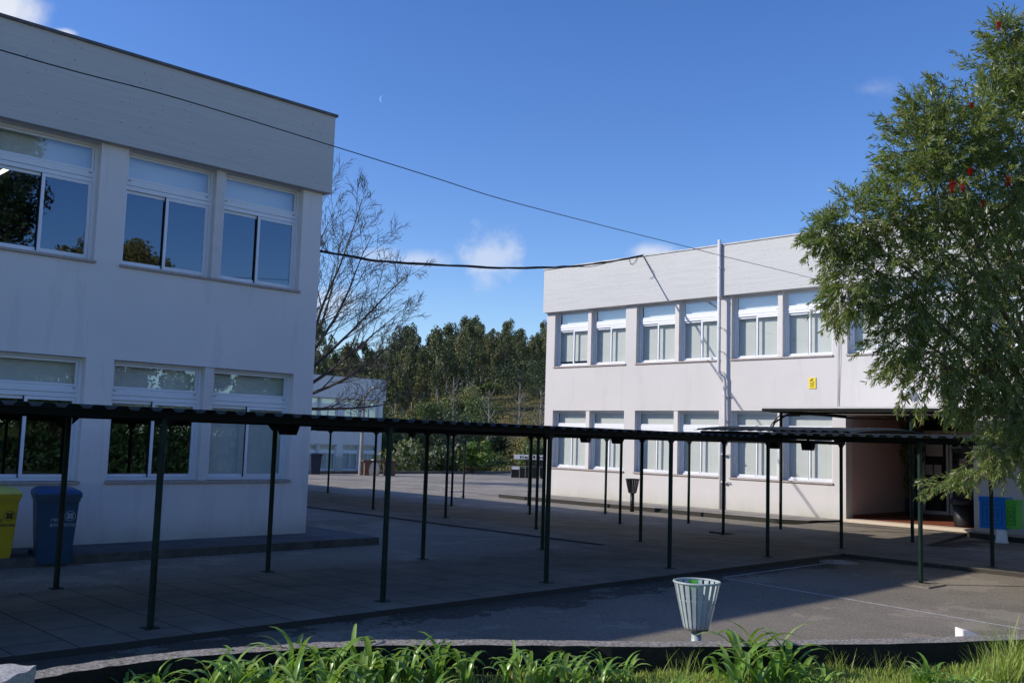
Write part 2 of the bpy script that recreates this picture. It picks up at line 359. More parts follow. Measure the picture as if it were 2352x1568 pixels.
def link(name, me, parent=None):
    o = bpy.data.objects.new(name, me); COL.objects.link(o)
    if parent is not None:
        o.parent = parent; o.matrix_parent_inverse = parent.matrix_world.inverted() if False else Matrix.Translation(-parent.location)
    return o
def np_mesh(name, V, F, mat, parent=None, nper=4):
    me = bpy.data.meshes.new(name); n = len(F)
    me.vertices.add(len(V)); me.vertices.foreach_set('co', np.asarray(V, dtype=np.float32).ravel())
    me.loops.add(n*nper); me.polygons.add(n)
    me.polygons.foreach_set('loop_start', np.arange(0, n*nper, nper, dtype=np.int32))
    me.loops.foreach_set('vertex_index', np.asarray(F, dtype=np.int32).ravel())
    me.update(calc_edges=True); me.validate()
    me.materials.append(M[mat] if isinstance(mat, str) else mat)
    return link(name, me, parent)
def tag(o, label=None, cat=None, group=None, kind=None):
    for k, v in (('label', label), ('category', cat), ('group', group), ('kind', kind)):
        if v: o[k] = v
    return o
def thing(name, label, cat, loc=(0, 0, 0), group=None):
    o = bpy.data.objects.new(name, None); COL.objects.link(o); o.location = loc; o.empty_display_size = .2
    return tag(o, label, cat, group)
def copy_tree(o, parent=None):
    c = o.copy(); COL.objects.link(c)
    if parent is not None: c.parent = parent
    for ch in list(o.children): copy_tree(ch, c)
    return c
def smoothstep(a, b, x):
    t = max(0., min(1., (x-a)/(b-a))); return t*t*(3-2*t)

# ------------------------------------------------------------------ ground
def hill(x, y):
    if y < 41.2: return -.06
    drop = -2.1*smoothstep(41.2, 46, y)
    D = math.hypot(x, y); ang = math.atan2(y, x) - YAW            # positive to the left
    k = 1.0 - .38*smoothstep(.0, .15, ang)
    h = 11.6*smoothstep(76, 158, D)*k + 4.5*smoothstep(150, 238, D)*k
    wob = noise.noise(Vector((x*.03, y*.03, 0)))*2.2*smoothstep(80, 120, D)
    return drop + h + wob
def terrain():
    xs = [-300, -200, -120, -70, -40] + [-20+i*3.5 for i in range(90)] + [320, 400, 520, 700]
    ys = [-300, -150, -60, 0, 20, 38, 41, 42.2, 43.4, 44.6, 46] + [48+i*3.5 for i in range(75)] + [330, 420, 560, 750]
    V = [(x, y, hill(x, y)) for y in ys for x in xs]; nx = len(xs)
    F = [(j*nx+i, j*nx+i+1, (j+1)*nx+i+1, (j+1)*nx+i) for j in range(len(ys)-1) for i in range(nx-1)]
    me = bpy.data.meshes.new('ground'); me.from_pydata(V, [], F); me.materials.append(M['ground'])
    me.polygons.foreach_set('use_smooth', [True]*len(F))
    tag(link('ground', me), kind='structure')
terrain()
def sheet(name, poly, z, mat, thick=None, kind='structure'):
    """flat sheet, or with thickness a raised block with real sides"""
    m = MB(); n = len(poly)
    if thick is None: m.add([(x, y, z) for x, y in poly], [tuple(range(n))])
    else:
        m.add([(x, y, z) for x, y in poly] + [(x, y, z-thick) for x, y in poly], [tuple(range(n))] + [(i, (i+1) % n, n+(i+1) % n, n+i) for i in range(n)])
    return tag(m.build(name, mat), kind=kind)
# asphalt yard in two tones: darker near, paler far court
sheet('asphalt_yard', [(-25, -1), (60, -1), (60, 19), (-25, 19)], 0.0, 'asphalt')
sheet('asphalt_court', [(-25, 19), (60, 19), (60, 41), (-25, 41)], 0.0, 'court')
# slab walkways
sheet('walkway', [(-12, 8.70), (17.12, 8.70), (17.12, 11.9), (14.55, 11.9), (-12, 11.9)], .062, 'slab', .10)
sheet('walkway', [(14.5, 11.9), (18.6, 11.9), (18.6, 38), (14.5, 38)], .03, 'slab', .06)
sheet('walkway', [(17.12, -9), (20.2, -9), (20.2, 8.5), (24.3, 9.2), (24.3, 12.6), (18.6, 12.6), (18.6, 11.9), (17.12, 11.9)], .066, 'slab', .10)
# pavements round the buildings (kerb height)
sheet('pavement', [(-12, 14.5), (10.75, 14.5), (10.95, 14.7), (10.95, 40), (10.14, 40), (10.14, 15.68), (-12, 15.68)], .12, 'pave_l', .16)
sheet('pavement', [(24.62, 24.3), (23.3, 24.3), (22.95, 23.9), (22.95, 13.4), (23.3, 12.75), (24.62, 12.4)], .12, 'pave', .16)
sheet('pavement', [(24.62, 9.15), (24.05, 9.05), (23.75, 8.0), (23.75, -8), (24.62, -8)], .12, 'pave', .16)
# kerb stones (darker edge strips)
def kerb(pts, w=.12, z=.128):
    m = MB()
    for i in range(len(pts)-1):
        a = Vector((*pts[i], 0)); b = Vector((*pts[i+1], 0)); d = (b-a).normalized(); nrm = Vector((-d.y, d.x, 0))*w
        q = [a, b, b+nrm, a+nrm]
        m.add([(p.x, p.y, z) for p in q]+[(p.x, p.y, -.03) for p in q], [(0, 1, 2, 3), (0, 4, 5, 1), (1, 5, 6, 2), (2, 6, 7, 3), (3, 7, 4, 0)])
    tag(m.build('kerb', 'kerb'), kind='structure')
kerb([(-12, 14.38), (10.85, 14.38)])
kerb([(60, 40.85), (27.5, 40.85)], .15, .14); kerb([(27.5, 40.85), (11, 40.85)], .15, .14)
# painted lines, manholes, pad
def strip(name, pts, w, z, mat, lab=None, cat=None):
    m = MB()
    for i in range(len(pts)-1):
        a = Vector((*pts[i], 0)); b = Vector((*pts[i+1], 0)); d = (b-a).normalized(); nrm = Vector((-d.y, d.x, 0))*w/2
        m.add([(p.x, p.y, z) for p in (a-nrm, b-nrm, b+nrm, a+nrm)], [(0, 1, 2, 3)])
    return tag(m.build(name, mat), kind='structure')
strip('painted_line', [(12.66, 8.25), (12.42, 6.38), (12.25, 5.1), (12.05, 3.7), (11.7, 1.5)], .032, .004, 'line')
strip('painted_line', [(12.75, 8.36), (16.0, 8.38)], .035, .0045, 'line')
strip('painted_line', [(12.1, 3.9), (16.5, 3.2)], .05, .0045, 'line')
def manhole(x, y, r_, lab):
    t = thing('manhole_cover', lab, 'manhole cover', (x, y, 0))
    m = MB(); m.lathe([(r_, .002), (r_, .012), (r_-.03, .014)], x, y, 32); m.build('frame', 'iron', t)
    m = MB(); m.lathe([(r_-.03, .0145), (r_*.8, .0145), (r_*.78, .019), (r_*.6, .019), (r_*.58, .0145), (r_*.4, .0145), (r_*.38, .019), (.03, .019)], x, y, 28)
    m.build('lid', 'iron', t)
manhole(16.25, 8.32, .33, 'round iron manhole cover beside the front walkway corner in the asphalt')
manhole(24.0, 27.5, .42, 'round manhole cover out in the sunlit court')
sheet('concrete_pad', [(14.40, 6.0), (14.98, 5.98), (15.0, 6.42), (14.42, 6.44)], .02, 'asphalt', .04)
# leaf litter and stones on the ground
V = []; F = []
for i in range(900):
    if i < 350: x, y = rnd.uniform(4, 17), rnd.uniform(6.5, 8.65)
    elif i < 650: x, y = rnd.uniform(3, 17), rnd.uniform(8.8, 14.2)
    else: x, y = rnd.uniform(14, 22), rnd.uniform(5, 22)
    z = .071 if (8.7 < y < 11.9 or x > 14.5) else .006
    s_ = rnd.uniform(.008, .028); a = rnd.uniform(0, 6.28); b = len(V)
    for k, (p, q) in enumerate(((1, 0), (0, .5), (-1, 0), (0, -.5))):
        V.append((x+s_*(p*math.cos(a)-q*math.sin(a)), y+s_*(p*math.sin(a)+q*math.cos(a)), z+(.006 if k % 2 else 0)))
    F.append((b, b+1, b+2, b+3))
tag(np_mesh('leaf_litter', V, F, 'dry'), 'dry leaf crumbs scattered over the shaded paving', 'leaf litter', kind='stuff')

# ------------------------------------------------------------------ windows
def map_left(Y0, z0=0.): return lambda u, v, n: (u, Y0-n, v+z0)
def map_right(X0): return lambda u, v, n: (X0-n, u, v)
WIN = {}
def window(P, key, b, u0, u1, v0, v1, blind=(1., 1.), flip=False, label=None):
    """P maps (u along wall, height, outward); blind: fraction of upper / lower light covered"""
    W_, H_ = u1-u0, v1-v0
    g = lambda f: (u1-f*W_) if flip else (u0+f*W_)
    def bx(m, a0, a1, b0, b1, c0, c1):
        x0, x1 = sorted((g(a0/W_), g(a1/W_))); m.box(x0, x1, b0, b1, c0, c1)
    fr = MB(P); o = .045; tb = v1-.56; tt = v1-.46            # transom box between upper light and sliding part
    for (a0, a1, b0, b1) in ((0, W_, v0, v0+o), (0, W_, v1-o, v1), (0, o, v0+o, v1-o), (W_-o, W_, v0+o, v1-o)): bx(fr, a0, a1, b0, b1, -.24, -.16)
    bx(fr, o, W_-o, tb, tt, -.24, -.155); bx(fr, o, W_-o, tb-.075, tb-.006, -.235, -.163)
    f = fr.build('window', 'alu', b)
    if label: f['label'] = label
    up = MB(P); c = .035; a0, a1, b0, b1 = o+.006, W_-o-.006, tt+.006, v1-o-.006
    for q in ((a0, a1, b0, b0+c), (a0, a1, b1-c, b1), (a0, a0+c, b0+c, b1-c), (a1-c, a1, b0+c, b1-c)): bx(up, *q, -.215, -.168)
    up.build('vent_sash', 'alu', f)
    for s_ in (.10, W_-.10): cl = MB(P); bx(cl, s_-.025, s_+.025, tt-.035, tt-.02, -.155, -.148); cl.build('catch', 'galv', f)
    lo_t = tb-.08; lo_b = v0+o+.004; mid = W_*.5; c = .05
    # inner sash (far track) and outer sash
    for nm, (a0, a1), (n0, n1) in (('sliding_sash', (o+.004, mid+.03), (-.228, -.202)), ('sliding_sash', (mid-.03, W_-o-.004), (-.198, -.170))):
        m = MB(P)
        for q in ((a0, a1, lo_b, lo_b+c), (a0, a1, lo_t-c, lo_t), (a0, a0+c, lo_b+c, lo_t-c), (a1-c, a1, lo_b+c, lo_t-c)): bx(m, *q, n0, n1)
        m.build(nm, 'alu', f)
    gk = MB(P); bx(gk, mid-.044, mid-.032, lo_b, lo_t, -.20, -.176); gk.build('gasket', 'gasket', f)
    pn = MB(P)
    def pane(a0, a1, b0, b1, n):
        x0, x1 = sorted((g(a0/W_), g(a1/W_))); pn.add([(x0, b0, n), (x1, b0, n), (x1, b1, n), (x0, b1, n)], [(3, 2, 1, 0) if flip else (0, 1, 2, 3)])
    pane(o+.03, W_-o-.03, tt+.03, v1-o-.03, -.19); pane(o+.05, mid-.02, lo_b+c, lo_t-c, -.215); pane(mid+.02, W_-o-.05, lo_b+c, lo_t-c, -.185)
    pn.build('pane', 'glass', f, fixn=False)
    bl = MB(P); ub, lb = blind
    if ub > 0 or lb > 0:
        x0, x1 = sorted((g(.02/W_), g((W_-.02)/W_)))
        bot = v0+.03+(1-lb)*(tb-v0-.03) if lb > 0 else tt-.02
        bl.box(x0, x1, bot, v1-.01, -.335, -.33)
        bl.box(x0, x1, bot-.02, bot, -.342, -.324)
        bl.build('blind', 'blind', f)
def wall_with_holes(P, U0, U1, V0, V1, holes, depth=.30):
    """front face split round the holes, with reveals"""
    us = sorted({U0, U1, *[h[0] for h in holes], *[h[1] for h in holes]}); vs = sorted({V0, V1, *[h[2] for h in holes], *[h[3] for h in holes]})
    m = MB(P)
    for i in range(len(us)-1):
        for j in range(len(vs)-1):
            uc, vc = (us[i]+us[i+1])/2, (vs[j]+vs[j+1])/2
            if any(h[0] < uc < h[1] and h[2] < vc < h[3] for h in holes): continue
            m.quad((us[i], vs[j], 0), (us[i+1], vs[j], 0), (us[i+1], vs[j+1], 0), (us[i], vs[j+1], 0))
    for (a, b, c, d, *rest) in holes:
        dd = rest[0] if rest else depth
        m.quad((a, c, 0), (a, d, 0), (a, d, -dd), (a, c, -dd)); m.quad((b, c, 0), (b, c, -dd), (b, d, -dd), (b, d, 0))
        m.quad((a, d, 0), (b, d, 0), (b, d, -dd), (a, d, -dd)); m.quad((a, c, 0), (a, c, -dd), (b, c, -dd), (b, c, 0))
    return m
def facade_windows(P, b, openings, z_rows, mull_w, blinds, flip, sill_over=.06):
    for (a, c) in openings:
        for row, (v0, v1) in enumerate(z_rows):
            if (a, row) in SKIP: continue
            mid = (a+c)/2
            m = MB(P); m.box(mid-mull_w/2, mid+mull_w/2, v0, v1, -.26, -.02); m.build('mullion', 'reveal', b)
            s_ = MB(P); s_.box(a-.03, c+.03, v0-.045, v0, -.16, .045); s_.build('sill', 'sill', b, bevel=.006)
            for k, (x0, x1) in enumerate(((a, mid-mull_w/2), (mid+mull_w/2, c))):
                bl = blinds.get((a, row, k), blinds.get('default', (1, 1)))
                window(P, None, b, x0, x1, v0, v1, bl, flip)
SKIP = set()
# ---- left building
YL, XL = 15.68, 10.14
PL = map_left(YL)
bL = thing('school_building', 'white two storey school block in shade filling the left side', 'building', (2, YL, 0))
opL = [(6.39, 9.72), (2.63, 5.95), (-1.13, 2.19)]; rowsL = [(1.10, 3.03), (4.58, 6.50)]
wall = wall_with_holes(PL, -9, XL, 0.0, 6.50, [(a, c, v0, v1) for a, c in opL for v0, v1 in rowsL])
wall.quad((XL, 0, 0), (XL, 0, -26), (XL, 6.5, -26), (XL, 6.5, 0)); wall.quad((-9, 0, 0), (-9, 6.5, 0), (-9, 6.5, -26), (-9, 0, -26)); wall.quad((-9, 0, -26), (XL, 0, -26), (XL, 6.5, -26), (-9, 6.5, -26))
wall.build('wall', 'wall_l', bL)
m = MB(); m.box(-9.15, XL+.10, YL-.15, YL+26.15, 6.503, 8.0); m.build('fascia', 'board_l', bL)
m = MB(); m.box(-9.2, XL+.14, YL-.19, YL+26.2, 8.0, 8.045); m.build('roof_coping', 'coping', bL)
def interior(b, P, U0, U1, V0, V1, d0=.36, d1=5.2):
    m = MB(P); m.quad((U0, V0, -d1), (U1, V0, -d1), (U1, V1, -d1), (U0, V1, -d1)); m.quad((U0, V0, -d0), (U1, V0, -d0), (U1, V0, -d1), (U0, V0, -d1))
    m.quad((U0, V1, -d0), (U1, V1, -d0), (U1, V1, -d1), (U0, V1, -d1)); m.quad((U0, V0, -d0), (U0, V1, -d0), (U0, V1, -d1), (U0, V0, -d1)); m.quad((U1, V0, -d0), (U1, V1, -d0), (U1, V1, -d1), (U1, V0, -d1))
    m.build('room', 'inside', b)
interior(bL, PL, -8.5, 9.95, .3, 3.2); interior(bL, PL, -8.5, 9.95, 3.7, 6.45)
m = MB(); m.box(5.05, 5.11, 17.6, 18.9, 6.30, 6.33); m.box(5.2, 5.26, 17.6, 18.9, 6.30, 6.33); m.build('ceiling_tube', 'tube', bL)
bl = {'default': (1, 0)}
bl[(6.39, 0, 0)] = (1, .20); bl[(6.39, 0, 1)] = (1, 1.)
facade_windows(PL, bL, opL, rowsL, .17, bl, False)
# ---- right building
XR = 24.62; PR = map_right(XR); YT, YB = 23.49, -8.0
bR = thing('school_building', 'sunlit white two storey school block with windows on the right', 'building', (XR, 12, 0))
opR = [(19.96, 23.10), (16.38, 19.52), (12.79, 15.97), (9.20, 12.36), (5.6, 8.78), (2.0, 5.2), (-1.6, 1.6), (-5.2, -2.0)]
rowsR = [(1.06, 2.99), (4.50, 6.385)]
holes = [(a, c, 4.50, 6.385) for a, c in opR] + [(a, c, 1.06, 2.99) for a, c in opR if a > 12.5 or a < 5] + [(9.15, 12.41, 0.10, 2.92, .35)]
wall = wall_with_holes(PR, YB, YT, 0.0, 6.385, holes)
wall.quad((YT, 0, 0), (YT, 6.385, 0), (YT, 6.385, -16), (YT, 0, -16)); wall.quad((YB, 0, 0), (YB, 6.385, 0), (YB, 6.385, -16), (YB, 0, -16)); wall.quad((YB, 0, -16), (YB, 6.385, -16), (YT, 6.385, -16), (YT, 0, -16))
wall.build('wall', 'wall', bR)
m = MB(); m.box(XR-.15, XR+16.15, YB-.1, YT+.06, 6.388, 7.90); m.build('fascia', 'board', bR)
m = MB(); m.box(XR-.18, XR+16.2, YB-.15, YT+.09, 7.90, 7.935); m.build('roof_coping', 'coping_r', bR)
SKIP |= {(9.20, 0), (5.6, 0)}
bl = {'default': (1, 1)}; bl[(19.96, 1, 1)] = (1, .86); bl[(9.20, 1, 1)] = (1, .97)
facade_windows(PR, bR, opR, rowsR, .15, bl, True)
interior(bR, PR, 12.5, 23.3, .3, 3.2); interior(bR, PR, -7.5, 23.3, 3.7, 6.33); interior(bR, PR, -7.5, 8.9, .3, 3.2)
# entrance recess
m = MB(); m.quad((24.97, 12.41, .1), (29.4, 12.41, .1), (29.4, 12.41, 2.93), (24.97, 12.41, 2.93)); m.build('recess_wall', 'brown_wall', bR, fixn=False)
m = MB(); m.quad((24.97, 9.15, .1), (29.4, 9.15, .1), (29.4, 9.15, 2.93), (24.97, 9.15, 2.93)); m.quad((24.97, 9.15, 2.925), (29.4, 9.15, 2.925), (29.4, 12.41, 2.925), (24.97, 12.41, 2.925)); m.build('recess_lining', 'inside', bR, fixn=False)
m = MB(); m.box(24.9, 29.4, 9.15, 12.41, .10, .145); m.build('tiled_floor', 'tile', bR)
m = MB(); m.box(24.45, 24.899, 9.13, 12.43, .067, .15); m.build('threshold', 'thresh', bR, bevel=.008)
m = MB(); m.box(25.0, 29.3, 12.395, 12.408, .146, .24); m.build('skirting', 'tile', bR)
# glazed doors at the back of the recess
m = MB(); m.box(29.32, 29.39, 9.2, 12.38, .15, 2.9)
m.build('door_backing', 'black', bR)
dr = MB()
for y0 in (11.55, 10.75, 9.95):
    dr.box(29.2, 29.25, y0, y0+.07, .16, 2.35); dr.box(29.2, 29.25, y0+.70, y0+.77, .16, 2.35); dr.box(29.2, 29.25, y0+.07, y0+.70, .16, .26); dr.box(29.2, 29.25, y0+.07, y0+.70, 2.27, 2.35)
d = dr.build('entrance_door', 'alu', bR)
m = MB(); 
for y0 in (11.55, 10.75, 9.95): m.quad((29.22, y0+.06, 2.28), (29.22, y0+.71, 2.28), (29.22, y0+.71, .25), (29.22, y0+.06, .25))
m.build('pane', 'glass', d, fixn=False)
m = MB(); m.box(29.15, 29.19, 9.2, 12.38, 2.45, 2.6); m.build('lintel', 'reveal', bR)
for (y0, z0, w_, h_) in ((11.75, 1.30, .21, .30), (12.0, 1.30, .21, .30), (11.70, 1.85, .5, .6), (11.02, 1.5, .21, .3), (10.2, 1.45, .3, .42), (10.6, 1.9, .21, .3)):
    m = MB(); m.box(29.185, 29.189, y0, y0+w_, z0, z0+h_); tag(m.build('notice_sheet', 'paper'), 'pale notice taped to the entrance glass, sheet at height %.1f m' % z0, 'notice')
for i, o in enumerate([o for o in bpy.data.objects if o.name.startswith('notice_sheet')]):
    o['label'] = ['left one of two small paper notices on the entrance door glass', 'paper notice nearest the potted plant on the entrance door', 'large pale panel above the paper notices on the entrance door',
                  'small paper notice on the middle glazed entrance door', 'larger poster on the dark glazed door nearest the round bin', 'small upper notice between the two right entrance doors'][i]
# canopy slab over the entrance (on its own two tall posts)
t = thing('entrance_canopy', 'thin flat canopy slab on two tall posts over the entrance', 'canopy', (21, 10, 0))
m = MB(); m.box(20.35, 24.44, 5.5, 12.35, 2.86, 2.90); m.build('slab', 'board', t)
m = MB(); m.box(20.35, 20.41, 5.5, 12.35, 2.79, 2.859); m.box(20.411, 24.44, 12.29, 12.35, 2.79, 2.859); m.box(20.411, 24.44, 8.9, 8.96, 2.79, 2.859); m.box(22.3, 22.36, 5.5, 12.289, 2.82, 2.859); m.build('edge_beam', 'steel_dark', t)
for (x, y) in ((20.75, 12.08), (20.67, 8.94)):
    m = MB(); m.tube([(x, y, .0), (x, y, 2.80)], .036, 12); m.build('post', 'post', t, smooth=False)
# small lamp fixed on the wall, downpipe, security sign, hanging wires
t = thing('wall_lamp', 'small round white lamp on the wall above the entrance', 'lamp', (24.5, 10.7, 3.45))
m = MB(); m.lathe([(.05, 3.36), (.10, 3.40), (.12, 3.47), (.10, 3.54), (.05, 3.58)], 24.48, 10.7, 20); m.build('globe', 'white', t, smooth=True)
m = MB(); m.box(24.56, 24.62, 10.65, 10.75, 3.42, 3.52); m.build('bracket', 'galv', t)
t = thing('downpipe', 'white rainwater downpipe running down the sunlit facade', 'downpipe', (24.45, 16.25, 0))
m = MB(); x = 24.40; m.tube([(x, 16.27, 8.06), (x, 16.25, 4.15), (x+.02, 16.23, 4.05), (24.50, 16.13, 3.95), (24.52, 16.12, 3.8), (24.52, 16.10, 2.3), (24.53, 16.2, 2.15), (24.54, 16.26, 2.0), (24.54, 16.24, .13)], .052, 14); m.build('pipe', 'pipe', t, smooth=True)
m = MB()
for z in (7.2, 6.3, 5.4, 4.7, 4.1): m.lathe([(.06, z), (.06, z+.05)], x, 16.255, 14); m.box(x, 24.60, 16.24, 16.265, z+.01, z+.03)
for z in (3.4, 2.7, 1.7, .9): m.lathe([(.06, z), (.06, z+.04)], 24.53, 16.16, 14); m.box(24.53, 24.61, 15.98, 16.0, z, z+.02); m.box(24.53, 24.55, 15.98, 16.14, z, z+.02)
m.build('pipe_clip', 'pipe', t)
t = thing('security_sign', 'yellow camera surveillance sign on the white wall', 'sign', (24.6, 13.37, 3.6))
m = MB(); m.box(24.598, 24.612, 13.265, 13.475, 3.595, 3.89); m.build('plate', 'yellow', t)
m = MB(PR); n_ = .028
m.quad((13.44, 3.815, n_), (13.425, 3.795, n_), (13.355, 3.835, n_), (13.335, 3.855, n_), (13.345, 3.87, n_), (13.37, 3.865, n_))
m.quad((13.40, 3.81, n_), (13.39, 3.80, n_), (13.38, 3.785, n_), (13.37, 3.79, n_)); m.box(13.32, 13.37, 3.785, 3.793, .024, .027); m.box(13.31, 13.33, 3.778, 3.80, .024, .0265)
for z, w_ in ((3.755, .15), (3.738, .13), (3.72, .07), (3.70, .12), (3.68, .14), (3.655, .12), (3.63, .08)): m.box(13.37-w_/2, 13.37+w_/2, z, z+.006, .024, .027)
m.build('print', 'print_dark', t, fixn=False)
m = MB(); m.tube([(24.45, 12.66, 6.4), (24.58, 12.65, 6.35), (24.59, 12.60, 4.8), (24.59, 12.62, 3.1), (24.57, 12.52, 2.93)], .006, 6); m.tube([(24.47, 12.50, 6.4), (24.58, 12.50, 6.3), (24.59, 12.54, 4.8), (24.59, 12.61, 3.15), (24.57, 12.45, 2.95)], .005, 6)
tag(m.build('hanging_wire', 'cable_g'), 'pair of thin wires hanging down the wall to the entrance canopy', 'wire')
m = MB(); m.tube([(20.5, 12.2, 2.35), (20.6, 12.15, 2.55), (20.9, 12.0, 2.74), (21.5, 11.7, 2.77), (22.6, 11.2, 2.72), (24.0, 10.8, 2.76)], .022, 8)
m.tube([(20.45, 12.22, 2.3), (20.5, 12.18, 2.5), (20.7, 12.1, 2.7), (21.3, 11.9, 2.73)], .014, 6)
tag(m.build('cable_loop', 'cable'), 'black cable loop drooping beneath the entrance canopy slab', 'cable')
# ---- far building beyond the court (lower ground)
ZF = -1.85; YF, XF = 62.0, 46.6; PF = map_left(YF, ZF)
bF = thing('school_building', 'distant pale school block beyond the court behind the bare tree', 'building', (42, YF, ZF))
pit = 3.55; opF = [(XF-.42-3.18-i*pit-(.2 if i > 0 else 0), XF-.42-i*pit-(.2 if i > 0 else 0)) for i in range(6)]
wall = wall_with_holes(PF, XF-26, XF, 0, 6.5, [(a, c, v0, v1) for a, c in opF for v0, v1 in rowsL])
wall.quad((XF, 0, 0), (XF, 0, -14), (XF, 6.5, -14), (XF, 6.5, 0)); wall.quad((XF-26, 0, 0), (XF-26, 0, -14), (XF-26, 6.5, -14), (XF-26, 6.5, 0))
wall.build('wall', 'wall_l', bF)
m = MB(PF); m.box(XF-26.1, XF+.12, 6.503, 8.15, -14.1, .15); m.build('fascia', 'wall_l', bF)
m = MB(PF); m.box(XF-26.2, XF+.16, 8.15, 8.20, -14.2, .19); m.build('roof_coping', 'coping', bF)
interior(bF, PF, XF-25.5, XF-.3, .3, 6.4)
facade_windows(PF, bF, opF, rowsL, .17, {'default': (1, 1)}, False)

# ------------------------------------------------------------------ covered walkways
def corr(along, a0, a1, c0, c1, z0, rise, pitch=.22, dep=.034, over=0.0):
    """trapezoid sheet. 'along': axis the ridges run on ('x'/'y'); a = range along ridges, c = across (ridges repeat)"""
    prof = []; x = c0
    while x < c1:
        for dx, h in ((0, 0), (.05, 0), (.085, 1), (.17, 1), (.205, 0)):
            if x+dx*pitch/.22 <= c1: prof.append((x+dx*pitch/.22, h*dep))
        x += pitch
    na = 9; V = []; F = []; th = .004; n = len(prof)
    for s_ in (0, 1):
        for i in range(na):
            t_ = i/(na-1); a = a0+(a1-a0)*t_; zz = z0+rise*(1-(2*t_-1)**2)
            for (c, h) in prof:
                z = zz+h+(th if s_ else 0); V.append((a, c, z) if along == 'x' else (c, a, z))
    off = na*n
    for i in range(na-1):
        for k in range(n-1):
            q = (i*n+k, i*n+k+1, (i+1)*n+k+1, (i+1)*n+k); F.append(q); F.append(tuple(off+j for j in q[::-1]))
    for i in (0, na-1):
        for k in range(n-1): F.append((i*n+k, i*n+k+1, off+i*n+k+1, off+i*n+k))
    for k in (0, n-1):
        for i in range(na-1): F.append((i*n+k, (i+1)*n+k, off+(i+1)*n+k, off+i*n+k))
    return V, F
def canopy(label, along, a0, a1, c0, c1, z, rise, beams, posts, pitch=.22, base=0., cross=(), bz=None):
    t = thing('walkway_canopy', label, 'canopy', ((a0+a1)/2 if along == 'x' else (c0+c1)/2, (c0+c1)/2 if along == 'x' else (a0+a1)/2, 0))
    V, F = corr(along, a0, a1, c0, c1, z, rise, pitch)
    m = MB(); m.add(V, F); m.build('roof_sheet', 'sheet', t, fixn=False)
    bz = bz or z-.068
    for (x0, x1, y0, y1) in beams:
        m = MB(); m.box(x0, x1, y0, y1, bz, z-.004); m.build('beam', 'steel_dark', t)
    for (x0, x1, y0, y1) in cross:
        m = MB(); m.box(x0, x1, y0, y1, bz+.012, z-.006); m.build('rafter', 'steel_dark', t)
    for (x, y) in posts:
        m = MB(); m.tube([(x, y, base), (x, y, bz+.01)], .033, 12); 
        m.box(x-.07, x+.07, y-.07, y+.07, base+.062, base+.070)
        m.build('post', 'post', t)
    for (x, y) in posts:                      # knee brackets
        for s_ in (-1, 1):
            m = MB(); m.add([(x+s_*.04, y-.004, bz), (x+s_*.12, y-.004, bz), (x+s_*.04, y-.004, bz-.08), (x+s_*.04, y+.004, bz), (x+s_*.12, y+.004, bz), (x+s_*.04, y+.004, bz-.08)], [(0, 1, 2), (3, 5, 4), (0, 3, 4, 1), (1, 4, 5, 2), (2, 5, 3, 0)])
            m.build('bracket', 'steel_dark', t)
    return t
xsA = [-6.6, -3.9, -1.2, 1.53, 4.26, 7.01, 9.73, 12.48, 15.32, 18.0]; xsA2 = [-6.6, -3.9, -1.2, 1.6, 4.39, 7.17, 9.89, 12.58, 15.34, 18.2]
canopy('long dark green corrugated walkway roof crossing in front of the shaded left block', 'y', 9.02, 12.2, -8, 17.36, 2.112, .02,
       [(-8, 18.1, 9.13, 9.20), (-8, 18.3, 11.95, 12.03)], [(x, 9.17) for x in xsA] + [(x, 11.97) for x in xsA2], cross=[(x-.03, x+.03, 9.2, 11.95) for x in xsA[:-1]])
canopy('walkway roof with far posts running back past the court towards the hill', 'x', 15.2, 18.75, 12.45, 32, 2.115, .04,
       [(15.45, 15.53, 12.45, 32), (18.35, 18.43, 12.45, 32), (20.95, 21.03, 12.45, 32)],
       [(15.50, y) for y in (14.95, 17.97, 20.86, 24.1, 27.2, 30.3)] + [(18.4, y) for y in (14.98, 17.99, 21.09, 24.14, 27.26, 30.3)] + [(20.64, 14.6), (20.89, 17.53), (21.1, 20.7), (21.4, 23.96)],
       cross=[(15.53, 18.35, y-.03, y+.03) for y in (14.95, 17.97, 20.9, 24.1, 27.2, 30.3)])
canopy('short raised walkway roof in front of the entrance doors', 'x', 17.35, 21.2, 8.6, 12.2, 2.27, .10,
       [(17.5, 17.57, 8.7, 12.1), (20.6, 20.68, 8.7, 12.1)], [(17.6, 12.0), (17.6, 9.3)][:0], cross=[(17.57, 20.6, 8.75, 8.8), (17.57, 20.6, 12.0, 12.05)], bz=2.19)
canopy('dark walkway roof at the right edge under the bottlebrush tree', 'x', 14.42, 18.05, -6, 8.98, 2.165, .03,
       [(14.74, 14.82, -6, 9.1), (17.58, 17.66, -6, 9.1)], [(14.78, 6.27), (17.62, 6.26), (14.78, 3.3), (17.62, 3.3), (14.78, .4), (17.62, .4)], cross=[(14.82, 17.58, y-.03, y+.03) for y in (6.27, 3.3, .4)])
